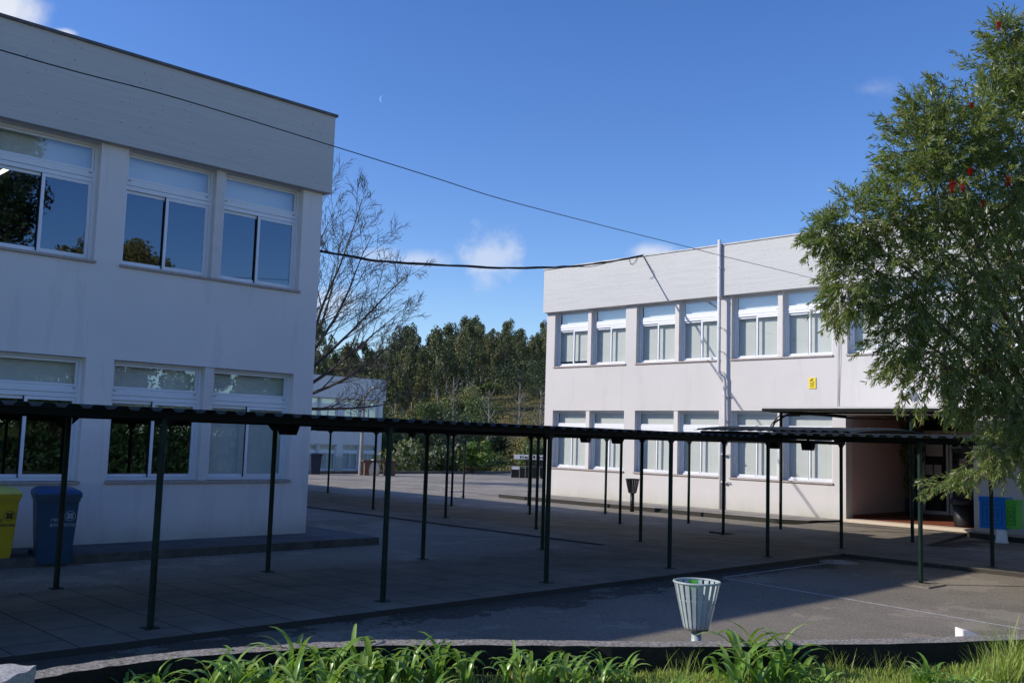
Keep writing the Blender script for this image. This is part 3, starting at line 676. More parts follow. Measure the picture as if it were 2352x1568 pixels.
# box lights hung below the roofs
def boxlight(x, y, ztop, w, ax, label):
    w *= .8
    t = thing('box_light', label, 'light fitting', (x, y, ztop))
    h = .13; L = .22
    m = MB()
    P = (lambda a, b, c: (x+a, y+b, ztop+c)) if ax == 'x' else (lambda a, b, c: (x+b*1.0+a*RT.x*0, y+a, ztop+c))
    def ring(c, s_): return [P(-w*s_/2, -L/2*(.8+.2*s_), c), P(w*s_/2, -L/2*(.8+.2*s_), c), P(w*s_/2, L/2*(.8+.2*s_), c), P(-w*s_/2, L/2*(.8+.2*s_), c)]
    m.add(ring(0, 1)+ring(-.02, 1)+ring(-h, .66), [(0, 3, 2, 1), (0, 1, 5, 4), (1, 2, 6, 5), (2, 3, 7, 6), (3, 0, 4, 7), (4, 5, 9, 8), (5, 6, 10, 9), (6, 7, 11, 10), (7, 4, 8, 11), (8, 9, 10, 11)])
    m.build('housing', 'steel_dark', t); m = MB(); m.box(x-.02, x+.02, y-.02, y+.02, ztop, ztop+.08); m.build('hanger', 'steel_dark', t)
for (px, py, d_, zt, w, lab) in ((662, 985, 13.4, 2.05, .28, 'dark box light under the roof in front of the left block windows'), (1345, 1010, 25.0, 2.06, .26, 'dark box light seen left of the second facade window pair'),
                             (1418, 1010, 22.5, 2.06, .26, 'dark box light hanging above the pole litter bin by the facade'), (1778, 1012, 19.5, 2.06, .16, 'dark box light left of the entrance canopy post'),
                             (1856, 1014, 18.0, 2.05, .16, 'dark box light just left of the entrance recess'), (947, 995, 29.0, 2.08, .2, 'small dark box light under the far walkway roof by the court'),
                             (2205, 1015, 20.5, 2.08, .5, 'pale box light in front of the glazed entrance doors')):
    p = at(px, py, d_); boxlight(p.x, p.y, zt, w, 'x', lab)

# ------------------------------------------------------------------ cables
def cable(name, pts, rad, mat, label, sub=6, jitter=0.):
    P_ = [Vector(p) for p in pts]; out = []
    for i in range(len(P_)-1):
        p0 = P_[max(i-1, 0)]; p1 = P_[i]; p2 = P_[i+1]; p3 = P_[min(i+2, len(P_)-1)]
        for k in range(sub):
            t = k/sub; out.append(.5*((2*p1)+(p2-p0)*t+(2*p0-5*p1+4*p2-p3)*t*t+(3*p1-p0-3*p2+p3)*t**3))
    out.append(P_[-1]); m = MB(); m.tube(out, rad, 6); return out, m
B = [(10.2, 21.5, 6.62), (12.0, 21.21, 6.55), (13.58, 20.955, 6.54), (15.08, 20.713, 6.516), (16.91, 20.417, 6.629), (19.05, 20.071, 6.833), (20.91, 19.771, 7.073), (22.06, 19.585, 7.302), (23.09, 19.419, 7.533), (24.50, 19.19, 7.95)]
m = MB()
for k, (r_, dz, ph) in enumerate(((.024, 0, 0), (.012, .03, 1.3), (.010, -.03, 2.6))):
    pts = []
    for i in range(len(B)*6-5):
        s_ = i/6; j = min(int(s_), len(B)-2); f = s_-j
        p = Vector(B[j]).lerp(Vector(B[j+1]), f)
        am = .035*math.sin(math.pi*i/(len(B)*6-6))
        p.z += dz*math.sin(i*.55+ph)*1.1 - (am*2.2*max(0, math.sin((i-38)*.2)) if k == 2 and i > 38 else 0)
        pts.append(p)
    m.tube(pts, r_, 6)
m.tube([(24.45, 19.4, 7.9), (24.44, 19.5, 7.75), (24.44, 19.65, 7.68), (24.44, 19.72, 7.8), (24.45, 19.75, 7.88)], .008, 5)
m.tube([(24.44, 19.15, 7.9), (24.43, 18.95, 7.6), (24.43, 18.75, 7.35), (24.44, 18.72, 7.2), (24.44, 18.9, 7.15)], .007, 5)
tag(m.build('cable_bundle', 'cable'), 'thick black cable bundle slung between the two school blocks', 'cable')
pc, m = cable('c', [(-1.5, 8.2, 5.02), (2.487, 8.998, 5.163), (4.208, 9.311, 5.285), (6.372, 9.705, 5.372), (8.264, 10.049, 5.44), (9.858, 10.34, 5.495), (12.944, 10.901, 5.70), (15.686, 11.401, 5.898), (17.805, 11.786, 6.04), (21.508, 12.461, 6.315), (24.50, 13.009, 6.53)], .006, 'cable', '')
tag(m.build('overhead_cable', 'cable'), 'single thin cable crossing the sky above the walkways', 'cable')

# ------------------------------------------------------------------ planter wall, bed, granite block
WPTS = [(-3.0, 5.2), (-.5, 5.75), (1.2, 6.15), (2.25, 6.40), (2.92, 6.45), (3.54, 6.32), (4.13, 6.12), (4.74, 5.80), (5.43, 5.28), (6.22, 4.66), (7.18, 4.02), (9.03, 2.97), (10.6, 2.2), (13.5, .6)]
wp = []
for i in range(len(WPTS)-1):
    p0 = Vector((*WPTS[max(i-1, 0)], 0)); p1 = Vector((*WPTS[i], 0)); p2 = Vector((*WPTS[i+1], 0)); p3 = Vector((*WPTS[min(i+2, len(WPTS)-1)], 0))
    for k in range(8):
        t = k/8; wp.append(.5*((2*p1)+(p2-p0)*t+(2*p0-5*p1+4*p2-p3)*t*t+(3*p1-p0-3*p2+p3)*t**3))
wp.append(Vector((*WPTS[-1], 0)))
def offs(pts, d):
    o = []
    for i, p in enumerate(pts):
        t = (pts[min(i+1, len(pts)-1)]-pts[max(i-1, 0)]).normalized(); o.append(p+Vector((-t.y, t.x, 0))*d)
    return o
out_, inn = offs(wp, .09), offs(wp, -.09)
m = MB(); n = len(wp); zt = []
for i in range(n): zt.append(.432+rnd.uniform(-.004, .004))
V = [(p.x, p.y, zt[i]) for i, p in enumerate(out_)]+[(p.x+rnd.uniform(-.006, .006), p.y+rnd.uniform(-.006, .006), zt[i]-.004) for i, p in enumerate(inn)]+[(p.x, p.y, -.05) for p in out_]+[(p.x, p.y, .0) for p in inn]
F = []
for i in range(n-1): F += [(i, i+1, n+i+1, n+i), (n+i, n+i+1, 3*n+i+1, 3*n+i), (i, 2*n+i, 2*n+i+1, i+1)]
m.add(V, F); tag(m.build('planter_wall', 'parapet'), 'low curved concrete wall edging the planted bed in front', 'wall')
def bed_z(x, y): return .215+.02*noise.noise(Vector((x*1.3, y*1.3, 0)))+.10*smoothstep(7.6, 9.5, x)*smoothstep(-2, 3, y)
V = []; F = []; K = 14
for i, p in enumerate(inn):
    for k in range(K):
        t = (k/(K-1))**1.7; q = p.lerp(Vector((p.x*.6-3+8*.9*(i/n), -28, 0)), t); V.append((q.x, q.y, bed_z(q.x, q.y) if k < K-1 else -.1))
for i in range(n-1):
    for k in range(K-1): F.append((i*K+k, i*K+k+1, (i+1)*K+k+1, (i+1)*K+k))
m = MB(); m.add(V, F); tag(m.build('planted_bed', 'soil', smooth=True), kind='structure')
me = bpy.data.meshes.new('granite_block'); bm = bmesh.new(); bmesh.ops.create_cube(bm, size=1)
for v in bm.verts: v.co = Vector((v.co.x*.55, v.co.y*.42, v.co.z*.62))
bmesh.ops.subdivide_edges(bm, edges=bm.edges[:], cuts=14, use_grid_fill=True)
for v in bm.verts: v.co += Vector((noise.noise(v.co*9), noise.noise(v.co*9+Vector((5, 0, 0))), noise.noise(v.co*9+Vector((0, 7, 0)))))*.016
bm.to_mesh(me); bm.free(); me.materials.append(M['granite'])
g = link('granite_block', me); g.location = (1.738, 5.93, .295); g.rotation_euler = (0, 0, R(-44)); tag(g, 'rough pale granite block at the lower left end of the planter wall', 'stone block')
# white painted block lying behind the wall at right
p = onz(2412*1.0-20, 1461, .02)
m = MB(); q0 = onz(2200, 1458, 0)
pW = at(2180+25, 1450, 9.0)
m.add([(0, 0, 0), (.36, 0, 0), (.36, .2, 0), (0, .2, 0), (0, 0, .12), (.05, 0, .12), (.05, .2, .11), (0, .2, .12)], [(0, 3, 2, 1), (0, 1, 5, 4), (1, 2, 6, 5), (2, 3, 7, 6), (3, 0, 4, 7), (4, 5, 6, 7)])
o = m.build('kerb_block', 'white', bevel=.006); q = onz(2212, 1473, 0); o.location = (q.x, q.y, 0.0); o.rotation_euler = (0, 0, R(-46)); tag(o, 'white painted wedge block lying on the asphalt behind the wall at right', 'stone block')

# ------------------------------------------------------------------ plants
def strap_clump(seed, nleaf, L, spread=.16, dry=.04):
    rg = random.Random(seed); V = []; F = []
    for i in range(nleaf):
        a = rg.uniform(0, 6.283); fan = rg.randrange(4); bx, by = math.cos(fan*1.7+seed)*spread*.8+rg.gauss(0, .03), math.sin(fan*1.7+seed)*spread*.8+rg.gauss(0, .03)
        l = L*rg.uniform(.6, 1.15); lean = rg.uniform(.12, 1.15); w = rg.uniform(.014, .022); droop = rg.uniform(1.0, 2.8)
        d = Vector((math.cos(a), math.sin(a), 0)); s_ = Vector((-d.y, d.x, 0)); p = Vector((bx, by, 0)); ns = 8; b0 = len(V)
        ang = lean*.35; tw = rg.uniform(-.5, .5)
        for k in range(ns+1):
            t = k/ns; ww = w*(1.0 if t < .55 else max(.06, 1-((t-.55)/.45)**1.6)); ss = (s_*math.cos(tw*t)+Vector((0, 0, 1))*math.sin(tw*t))
            up = Vector((0, 0, 1))*ww*.45
            V += [tuple(p-ss*ww+up), tuple(p), tuple(p+ss*ww+up)]
            ang += (droop*t*.42+lean*.12)*(8/ns)*.55
            p = p+(d*math.sin(ang)+Vector((0, 0, 1))*math.cos(ang))*(l/ns)
        for k in range(ns):
            q = b0+k*3; F += [(q, q+1, q+4, q+3), (q+1, q+2, q+5, q+4)]
    return V, F
clump_me = []
for s_ in range(5):
    V, F = strap_clump(40+s_, (34, 24, 30, 20, 27)[s_], (.45, .40, .48, .36, .42)[s_]); o = np_mesh('strap_leaf_plant', V, F, 'leaf_strap'); o.data.polygons.foreach_set('use_smooth', [True]*len(o.data.polygons)); clump_me.append(o.data); bpy.data.objects.remove(o)
spots = [(322, 1600, 6.35, .72, 'small plant'), (385, 1612, 6.3, .7, ''), (520, 1606, 6.5, .95, ''), (585, 1580, 6.75, 1.0, ''), (655, 1610, 6.4, .95, ''), (700, 1566, 6.9, 1.05, ''), (770, 1592, 6.6, 1.0, ''), (818, 1566, 6.95, 1.15, ''), (862, 1606, 6.5, .9, ''),
         (948, 1566, 6.8, .98, ''), (1030, 1562, 6.8, .92, ''), (985, 1612, 6.4, .7, ''), (1195, 1572, 6.75, .85, ''), (1262, 1566, 6.9, 1.0, ''), (1340, 1580, 6.7, .88, ''), (1408, 1572, 6.8, .72, ''),
         (1700, 1570, 6.8, 1.15, ''), (1752, 1556, 7.0, 1.35, ''), (1808, 1570, 6.8, 1.0, ''), (1865, 1585, 6.6, .7, ''), (2145, 1590, 6.7, .75, ''), (1540, 1600, 6.5, .55, ''), (2240, 1606, 6.6, .6, '')]
names = ['small strap leaf plant at the far left by the granite block', 'lone strap leaf plant right of the one at the granite block', 'strap leaf plant beside the yellow dandelion', 'tall clump behind the dandelion under the wall crest',
         'bright clump in the front of the left plant group', 'arching clump touching the wall top in the left plant group', 'dense clump in the middle of the left plant group', 'tallest strap clump reaching above the wall left of centre',
         'low clump at the right end of the left plant group', 'strap leaf clump left of the bare dark wall stretch', 'clump with upright leaves beside the bare dark wall stretch', 'low drooping strap plant in front of the centre pair',
         'clump at the left of the plants left of the litter basket', 'upright clump in the middle of plants left of the litter basket', 'clump with a withered leaf left of the litter basket', 'small spreading strap plant nearest the litter basket pole',
         'large arching clump right of the litter basket', 'tallest clump rising over the wall right of the litter basket', 'drooping clump at the right of the basket side group', 'small strap plant where the grass begins right of centre',
         'lone strap plant standing in the grass at lower right', 'tiny strap plant in grass below the litter basket', 'drooping strap plant at the bottom edge near the right corner']
rg = random.Random(5)
for i, (px, py, d_, s_, _) in enumerate(spots):
    p = onz(px, py, .22); o = link('strap_leaf_plant', clump_me[i % 5]); o.location = (p.x, p.y, bed_z(p.x, p.y)-.01); o.scale = (s_, s_, s_*.95); o.rotation_euler = (0, 0, rg.uniform(0, 6.28))
    tag(o, names[i], 'plant', 'strap leaf plants in the bed')
t = None
p = onz(475, 1580, .22); t = thing('dandelion', 'single yellow dandelion flower on a thin stalk', 'flower', (p.x, p.y, .22))
m = MB(); m.tube([(p.x, p.y, .2), (p.x+.005, p.y, .32), (p.x, p.y+.01, .345)], .003, 5); m.build('stalk', 'leaf_shrub', t)
m = MB(); m.lathe([(.004, .34), (.02, .352), (.027, .358), (.018, .364), (.003, .362)], p.x, p.y+.01, 14); m.build('flower_head', 'yellow', t)
V = []; F = []; rl = random.Random(31)
for i in range(700):
    k = rl.random()*(len(inn)-1); p = inn[int(k)]; dd = rl.uniform(.05, 2.0); x, y = p.x-dd*.72+rl.uniform(-.05, .05), p.y-dd*.68; z = bed_z(x, y)+.006; s_ = rl.uniform(.012, .035); a = rl.uniform(0, 6.28); b = len(V)
    for q, (u, v) in enumerate(((1, 0), (0, .4), (-1, 0), (0, -.4))): V.append((x+s_*(u*math.cos(a)-v*math.sin(a)), y+s_*(u*math.sin(a)+v*math.cos(a)), z+(.012 if q % 2 else 0)+rl.uniform(0, .01)))
    F.append((b, b+1, b+2, b+3))
tag(np_mesh('dead_leaves', V, F, 'dry'), 'dead brown leaves lying on the bed soil', 'dead leaves', kind='stuff')
# grass
def grass(area_n, lo, hi, sampler, seed, lean=.5, w=.0035):
    rg = np.random.RandomState(seed); V = np.zeros((area_n*5, 3)); F = np.zeros((area_n*2, 4), int)
    pts = sampler(area_n, rg); n_ = len(pts); h = rg.uniform(lo, hi, n_)*pts[:, 3]; a = rg.uniform(0, 6.283, n_); ln = rg.uniform(0.05, lean, n_)*h; ww = w*rg.uniform(.6, 1.4, n_)
    dx, dy = np.cos(a), np.sin(a); b = rg.uniform(0, 6.283, n_); sx_, sy_ = np.cos(b)*ww, np.sin(b)*ww
    P0 = pts[:, :3]; mid = P0+np.stack([dx*ln*.35, dy*ln*.35, h*.6], 1); tip = P0+np.stack([dx*ln, dy*ln, h], 1); sv = np.stack([sx_, sy_, 0*sx_], 1)
    V = np.concatenate([P0-sv, P0+sv, mid+sv*.7, mid-sv*.7, tip+sv*.08, tip-sv*.08]); i = np.arange(n_)
    F = np.concatenate([np.stack([i, i+n_, i+2*n_, i+3*n_], 1), np.stack([i+3*n_, i+2*n_, i+4*n_, i+5*n_], 1)])
    return V, F
INN = np.array([(p.x, p.y) for p in inn])
def samp(n_, rg):
    j = rg.uniform(0, len(INN)-1.001, n_*3); i = j.astype(int); f = (j-i)[:, None]; p = INN[i]*(1-f)+INN[i+1]*f
    # step back from the wall towards the camera
    t = INN[np.minimum(i+1, len(INN)-1)]-INN[i]; t /= np.linalg.norm(t, axis=1)[:, None]; nrm = np.stack([t[:, 1], -t[:, 0]], 1)
    dist = rg.uniform(.03, 2.4, len(p)); q = p+nrm*dist[:, None]
    # density: meadow on the right, thin on the left
    u = q[:, 0]-q[:, 1]; dens = np.clip((u-.6)/1.6, .07, 1.0)
    keep = (rg.uniform(0, 1, len(q)) < dens) & (q[:, 0] > 1.5) & (q[:, 0] < 10.8); q = q[keep][:n_]; dist = dist[keep][:n_]
    z = np.array([bed_z(x, y) for x, y in q]); cl = np.array([.75+.9*max(0, noise.noise(Vector((x*2.2, y*2.2, 3)))) for x, y in q])
    return np.concatenate([q, z[:, None], cl[:, None]], 1)
V, F = grass(90000, .03, .085, samp, 3); tag(np_mesh('grass', V, F, 'grass'), 'short bright grass filling the bed at lower right', 'grass', kind='stuff')
def tuft(seed, n_, L, w=.004):
    rg = random.Random(seed); V = []; F = []
    for i in range(n_):
        a = rg.uniform(0, 6.283); d = Vector((math.cos(a), math.sin(a), 0)); s_ = Vector((-d.y, d.x, 0)); p = Vector((rg.gauss(0, .07), rg.gauss(0, .07), 0)); l = L*rg.uniform(.5, 1); an = rg.uniform(.05, .35); b0 = len(V)
        for k in range(6):
            ww = w*(1-k/5.5); V += [tuple(p-s_*ww), tuple(p+s_*ww)]; an += rg.uniform(.03, .2); p = p+(d*math.sin(an)+Vector((0, 0, 1))*math.cos(an))*l/5
        for k in range(5): q = b0+k*2; F.append((q, q+1, q+3, q+2))
    return V, F
for i, (px, py, L, lab) in enumerate(((2335, 1575, .62, 'tall tuft of long grass at the right edge'), (2295, 1590, .42, 'tuft of long grass beside the taller one at the right edge'), (2040, 1548, .25, 'small grass tuft against the wall below the white block'),
                                    (1925, 1545, .25, 'small leafy tuft at the foot of the wall right of the large clumps'), (1580, 1570, .32, 'thin dry weed in front of the litter basket'))):
    V, F = tuft(60+i, 220 if i < 2 else 60, L, .005 if i < 2 else .003); p = onz(px, py, .22); o = np_mesh('grass_tuft', V, F, 'grass'); o.location = (p.x, p.y, bed_z(p.x, p.y)-.01); tag(o, lab, 'grass tuft')

# ------------------------------------------------------------------ litter baskets
def basket(label, x, y, ztop, zbot, r1, r2, mat, pr, base=0., rot=0., fresh=''):
    t = thing('litter_basket', label, 'litter bin', (x, y, base))
    m = MB(); ns = 20
    for k in range(ns):
        a0 = 2*math.pi*(k+.16)/ns+rot; a1 = 2*math.pi*(k+.84)/ns+rot; vs = []
        for (rr, z) in ((r2*.86, zbot-.012), (r2, zbot+.015), (r2+(r1-r2)*.55, zbot+(ztop-zbot)*.55), (r1, ztop)):
            for (a, dr_) in ((a0, 0), (a1, 0), (a1, -.004), (a0, -.004)): vs.append((x+(rr+dr_)*math.cos(a), y+(rr+dr_)*math.sin(a), z))
        fs = []
        for s_ in range(3):
            b = s_*4; fs += [(b+i, b+(i+1) % 4, b+4+(i+1) % 4, b+4+i) for i in range(4)]
        fs += [(3, 2, 1, 0), (12, 13, 14, 15)]; m.add(vs, fs)
    m.build('slats', mat, t)
    m = MB(); q = [(x+r1*math.cos(2*math.pi*k/40), y+r1*math.sin(2*math.pi*k/40), ztop) for k in range(41)]; m.tube(q, .0095, 8, cap=False); m.build('rim', mat, t, smooth=True)
    m = MB(); 
    for zz in (.62,):
        rr = r2+(r1-r2)*zz-.006; q = [(x+rr*math.cos(2*math.pi*k/40), y+rr*math.sin(2*math.pi*k/40), zbot+(ztop-zbot)*zz) for k in range(41)]; m.tube(q, .004, 6, cap=False)
    m.build('hoop', mat, t)
    m = MB(); m.lathe([(r2*.9, zbot-.015), (r2*.93, zbot), (.01, zbot+.002)], x, y, 24); m.build('bottom', 'kerb', t)
    m = MB(); m.tube([(x, y, base-.02), (x, y, zbot-.01)], pr, 18); m.build('pole', mat, t, smooth=True)
    return t
t = basket('grey green slatted litter basket on a pole behind the front wall', 7.09, 4.92, .797, .414, .194, .112, 'basket', .043)
m = MB(); a_ = math.atan2(.7, .7)
for k in (0,):
    vs = []
    for (aa, rr, z) in ((.02, .1865, .79), (.45, .1865, .79), (.40, .165, .70), (.22, .155, .66), (.05, .17, .72)): vs.append((7.09+rr*math.cos(a_+aa-.25), 4.92+rr*math.sin(a_+aa-.25), z))
    m.add(vs, [(0, 1, 2, 3, 4)])
m.build('paint_splash', 'rec_green', t, fixn=False)
basket('black slatted litter basket on a pole before the sunlit facade', 22.40, 17.80, .93, .54, .20, .12, 'black', .06)

# ------------------------------------------------------------------ wheelie bins
def text_mesh(s, size, mat, parent, M4):
    cu = bpy.data.curves.new('lettering', 'FONT'); cu.body = s; cu.size = size; cu.extrude = .0008; cu.align_x = 'RIGHT'
    ob = bpy.data.objects.new('tmp', cu); COL.objects.link(ob); bpy.context.view_layer.update()
    me = bpy.data.meshes.new_from_object(ob); bpy.data.objects.remove(ob); me.transform(M4); me.materials.clear(); me.materials.append(M[mat]); return me
def wheelie(label, loc, rz, body, lid, prn, marks=True, s=1.0, name='wheelie_bin'):
    t = thing(name, label, 'waste bin', (0, 0, 0))
    def ring(w, d0, d1, z): return [(-w, d0, z), (w, d0, z), (w, d1, z), (-w, d1, z)]
    m = MB(); R_ = [ring(.215, .06, .50, .03), ring(.25, .025, .60, .55), ring(.272, .0, .68, .93), ring(.272, .0, .68, .96)]
    vs = sum(R_, []); fs = [(3, 2, 1, 0)]+[(b*4+i, b*4+(i+1) % 4, b*4+4+(i+1) % 4, b*4+4+i) for b in range(3) for i in range(4)]+[(12, 13, 14, 15)]
    m.add(vs, fs); m.build('body', body, t, bevel=.012)
    m = MB(); m.box(-.30, .30, -.035, .72, .945, .99); m.box(-.285, .285, -.015, .70, .90, .944)
    for x in (-.2, -.08, .04, .16): m.box(x, x+.03, -.028, -.016, .88, .944)
    m.build('rim', body, t, bevel=.006)
    m = MB(); m.add(ring(.305, -.05, .74, .99)+ring(.305, -.05, .74, 1.01)+ring(.27, .0, .74, 1.05)+ring(.2, .08, .74, 1.075), [(3, 2, 1, 0)]+[(b*4+i, b*4+(i+1) % 4, b*4+4+(i+1) % 4, b*4+4+i) for b in range(3) for i in range(4)]+[(12, 13, 14, 15)])
    m.box(-.28, .28, .74, .79, 1.0, 1.03); lo = m.build('lid', lid, t, bevel=.006)
    for x in (-.26, .26):
        m = MB(); vs = []; 
        for xx in (x-.025, x+.025):
            for k in range(18): q = 2*math.pi*k/18; vs.append((xx, .56+.10*math.cos(q), .10+.10*math.sin(q)))
        m.add(vs, [tuple(range(18)), tuple(range(18, 36))[::-1]]+[(k, (k+1) % 18, 18+(k+1) % 18, 18+k) for k in range(18)]); m.build('wheel', 'black', t)
    if marks:
        def fy(z): return .06+(0.025-.06)*(z-.03)/.52 if z < .55 else .025-.025*(z-.55)/.38
        cx_, cz_ = .165, .70; m = MB(); n = 28
        def pt(x, z): return (x, fy(z)-.004, z)
        vs = [pt(cx_+r_*math.cos(2*math.pi*k/n), cz_+r_*math.sin(2*math.pi*k/n)) for r_ in (.072, .064) for k in range(n)]
        m.add(vs, [(k, (k+1) % n, n+(k+1) % n, n+k) for k in range(n)])
        for q in range(4):
            a = math.pi/4+q*math.pi/2; c0 = (cx_+.031*math.cos(a), cz_+.031*math.sin(a))
            vs = [pt(c0[0]+.021*math.cos(2*math.pi*k/14), c0[1]+.021*math.sin(2*math.pi*k/14)) for k in range(14)]; m.add(vs, [tuple(range(14))])
            m.add([pt(cx_, cz_), pt(c0[0]+.018*math.cos(a+1.57), c0[1]+.018*math.sin(a+1.57)), pt(c0[0]-.018*math.cos(a+1.57), c0[1]-.018*math.sin(a+1.57))], [(0, 1, 2)])
        m.build('emblem', prn, t, fixn=False)
        for s_, z, xr in (('rede', .625, .085), ('ambiente', .555, .24)):
            M4 = Matrix.Translation((xr, fy(z+.03)-.006, z)) @ Matrix.Rotation(R(90), 4, 'X')
            link('lettering', text_mesh(s_, .088, prn, t, M4), t)
    t.location = loc; t.rotation_euler = (0, 0, rz); t.scale = (s, s, s)
    for c in t.children: c.matrix_parent_inverse = Matrix.Identity(4)
    return t
wheelie('blue wheeled waste bin beside the shaded left block', (5.16, 14.22, .0), R(-14), 'blue_bin', 'blue_lid', 'print_pale')
wheelie('yellow wheeled waste bin cut by the left picture edge', (4.45, 14.48, .0), R(-10), 'yellow_bin', 'yellow_lid', 'print_dark')
wheelie('dark navy wheeled bin far across the court', (26.2, 39.9, .0), R(-20), 'navy', 'navy', 'print_dark', False, .95)

# ------------------------------------------------------------------ entrance items
t = thing('round_bin', 'large black round plastic bin standing in the entrance recess', 'bin', (25.25, 9.62, .145))
m = MB(); m.lathe([(.22, .146), (.235, .2), (.27, .70)], 25.25, 9.62, 28); m.build('body', 'black', t, smooth=True)
m = MB(); m.lathe([(.30, .70), (.31, .72), (.31, .80), (.29, .83), (.15, .85), (.02, .86)], 25.25, 9.62, 28); m.build('rim', 'black', t, smooth=True)
t = thing('potted_plant', 'tall climbing plant in a dark pot inside the entrance recess', 'plant', (28.0, 12.1, .145))
m = MB(); m.lathe([(.15, .146), (.17, .3), (.19, .62), (.17, .62)], 28.0, 12.1, 20); m.build('pot', 'navy', t)
rg = np.random.RandomState(8); nl = 1500; z = rg.uniform(.62, 2.75, nl); rr = .10+.20*np.abs(np.sin(z*4.1))*rg.uniform(.4, 1, nl)+.12*(z > 1.6); a = rg.uniform(0, 6.28, nl)
def leafquads(P, size, rg, asp=.5, up=0.):
    n_ = len(P); d = rg.normal(size=(n_, 3)); d[:, 2] -= up; d /= np.linalg.norm(d, axis=1)[:, None]; e = np.cross(d, rg.normal(size=(n_, 3))); e /= np.linalg.norm(e, axis=1)[:, None]
    s_ = (size*rg.uniform(.6, 1.3, n_))[:, None]; V = np.concatenate([P-d*s_, P+e*s_*asp, P+d*s_, P-e*s_*asp]); i = np.arange(n_); return V, np.stack([i, i+n_, i+2*n_, i+3*n_], 1)
V, F = leafquads(np.stack([28.0+rr*np.cos(a), 12.08+rr*np.sin(a)*.8, z], 1), .05, rg); V[:, 1] = np.minimum(V[:, 1], 12.38); np_mesh('foliage', V, F, 'leaf_shrub', t)
m = MB(); m.tube([(28, 12.1, .6), (28.03, 12.12, 1.5), (27.98, 12.1, 2.7)], .012, 6); m.build('stem', 'twig', t)
# battery / bottle boxes on a stump at the right
Pst = onz(2301, 1246, 0); 
t = thing('painted_stump', 'whitewashed round stump under the blue box', 'stump', (Pst.x, Pst.y, 0))
m = MB(); m.lathe([(.15, -.02), (.125, .06), (.115, .2), (.12, .295)], Pst.x, Pst.y, 20); m.build('trunk', 'white', t, smooth=True)
def recbox(label, c, w, d_, z0, z1, mat, nm, grooves, groove_mat):
    t = thing(nm, label, 'recycling box', (c[0], c[1], z0))
    x, y = c; m = MB(); m.box(x-d_/2, x+d_/2, y-w/2, y+w/2, z0, z1-.08); m.build('body', mat, t, bevel=.01)
    m = MB(); m.add([(x-d_/2-.02, y-w/2-.015, z1-.079), (x-d_/2-.02, y+w/2+.015, z1-.079), (x+d_/2, y+w/2+.015, z1-.079), (x+d_/2, y-w/2-.015, z1-.079), (x-d_/2+.03, y-w/2-.015, z1), (x-d_/2+.03, y+w/2+.015, z1), (x+d_/2, y+w/2+.015, z1), (x+d_/2, y-w/2-.015, z1)], [(3, 2, 1, 0), (4, 5, 6, 7), (0, 1, 5, 4), (1, 2, 6, 5), (2, 3, 7, 6), (3, 0, 4, 7)]); m.build('lid', mat, t)
    if grooves:
        m = MB()
        for (a, b) in ((.12, .88), (.28, .72), (.42, .58)):
            y0, y1 = y-w/2+w*a, y-w/2+w*b; zz0, zz1 = z0+.02+(z1-z0-.12)*a, z0+.02+(z1-z0-.12)*b; f = x-d_/2-.004
            m.box(f, f+.008, y0, y1, zz0, zz0+.012); m.box(f, f+.008, y0, y1, zz1-.012, zz1); m.box(f, f+.008, y0, y0+.012, zz0, zz1); m.box(f, f+.008, y1-.012, y1, zz0, zz1)
        m.build('groove', groove_mat, t)
    return t
recbox('bright blue collection box with sloping lid mounted on the stump', (Pst.x+.15, Pst.y+.17, ), .56, .42, .30, 1.0, 'rec_blue', 'collection_box', True, 'blue_bin')
recbox('lime green collection box beside the blue one', (Pst.x+.12, Pst.y-.235), .22, .42, .33, .96, 'rec_green', 'collection_box', True, 'rec_dk')
m = MB(); m.box(23.9, 24.0, 8.42, 8.52, .12, .45); tag(m.build('support_block', 'white'), 'small white support under the left end of the blue box', 'support')

# ------------------------------------------------------------------ things across the court
def pole_lamp(x, y, h, label, arm=1.1):
    t = thing('street_lamp', label, 'street lamp', (x, y, 0))
    m = MB(); m.tube([(x, y, -.1), (x, y, h*.5), (x+.03, y, h)], [.11, .085, .06], 10); m.build('pole', 'galv', t)
    d = RT.normalized(); m = MB(); m.tube([(x+.03, y, h-.05), (x+.03+d.x*.25, y+d.y*.25, h+.30), (x+d.x*arm, y+d.y*arm, h+.42)], .035, 8); m.build('arm', 'galv', t)
    q = (x+d.x*(arm+.1), y+d.y*(arm+.1)); m = MB(); m.box(q[0]-.24, q[0]+.24, q[1]-.12, q[1]+.12, h+.38, h+.47); m.build('lamp_head', 'galv', t, bevel=.02)
p = onz(822, 1090); pole_lamp(p.x, p.y-.2, 3.85, 'street lamp with short arm in front of the distant block', .5)
t = thing('pole_box', 'yellowish rounded box at the foot of the street lamp', 'box', (p.x+.3, p.y-.4, 0)); m = MB(); m.lathe([(.30, .0), (.34, .25), (.28, .55), (.10, .8)], p.x+.45, p.y-.6, 10); m.build('body', 'thresh', t)
# long bench
a = onz(835, 1091); b = onz(905, 1092); d = (b-a).normalized(); nrm = Vector((-d.y, d.x, 0))
def obox(m, a, b, w, z0, z1):
    d = (b-a).normalized(); n_ = Vector((-d.y, d.x, 0))*w/2; q = [a-n_, b-n_, b+n_, a+n_]; m.add([(p.x, p.y, z0) for p in q]+[(p.x, p.y, z1) for p in q], [(3, 2, 1, 0), (4, 5, 6, 7)]+[(i, (i+1) % 4, 4+(i+1) % 4, 4+i) for i in range(4)])
t = thing('long_bench', 'long bench with rusty orange end boxes across the court', 'bench', tuple(a))
m = MB(); obox(m, a-d*.1, b+d*.1, .4, .66, .74); m.build('seat', 'rust', t)
for s_ in (0, 1):
    m = MB(); q = a if s_ == 0 else b-d*.5; obox(m, q, q+d*.5, .34, 0, .655); m.build('leg', 'rust', t)
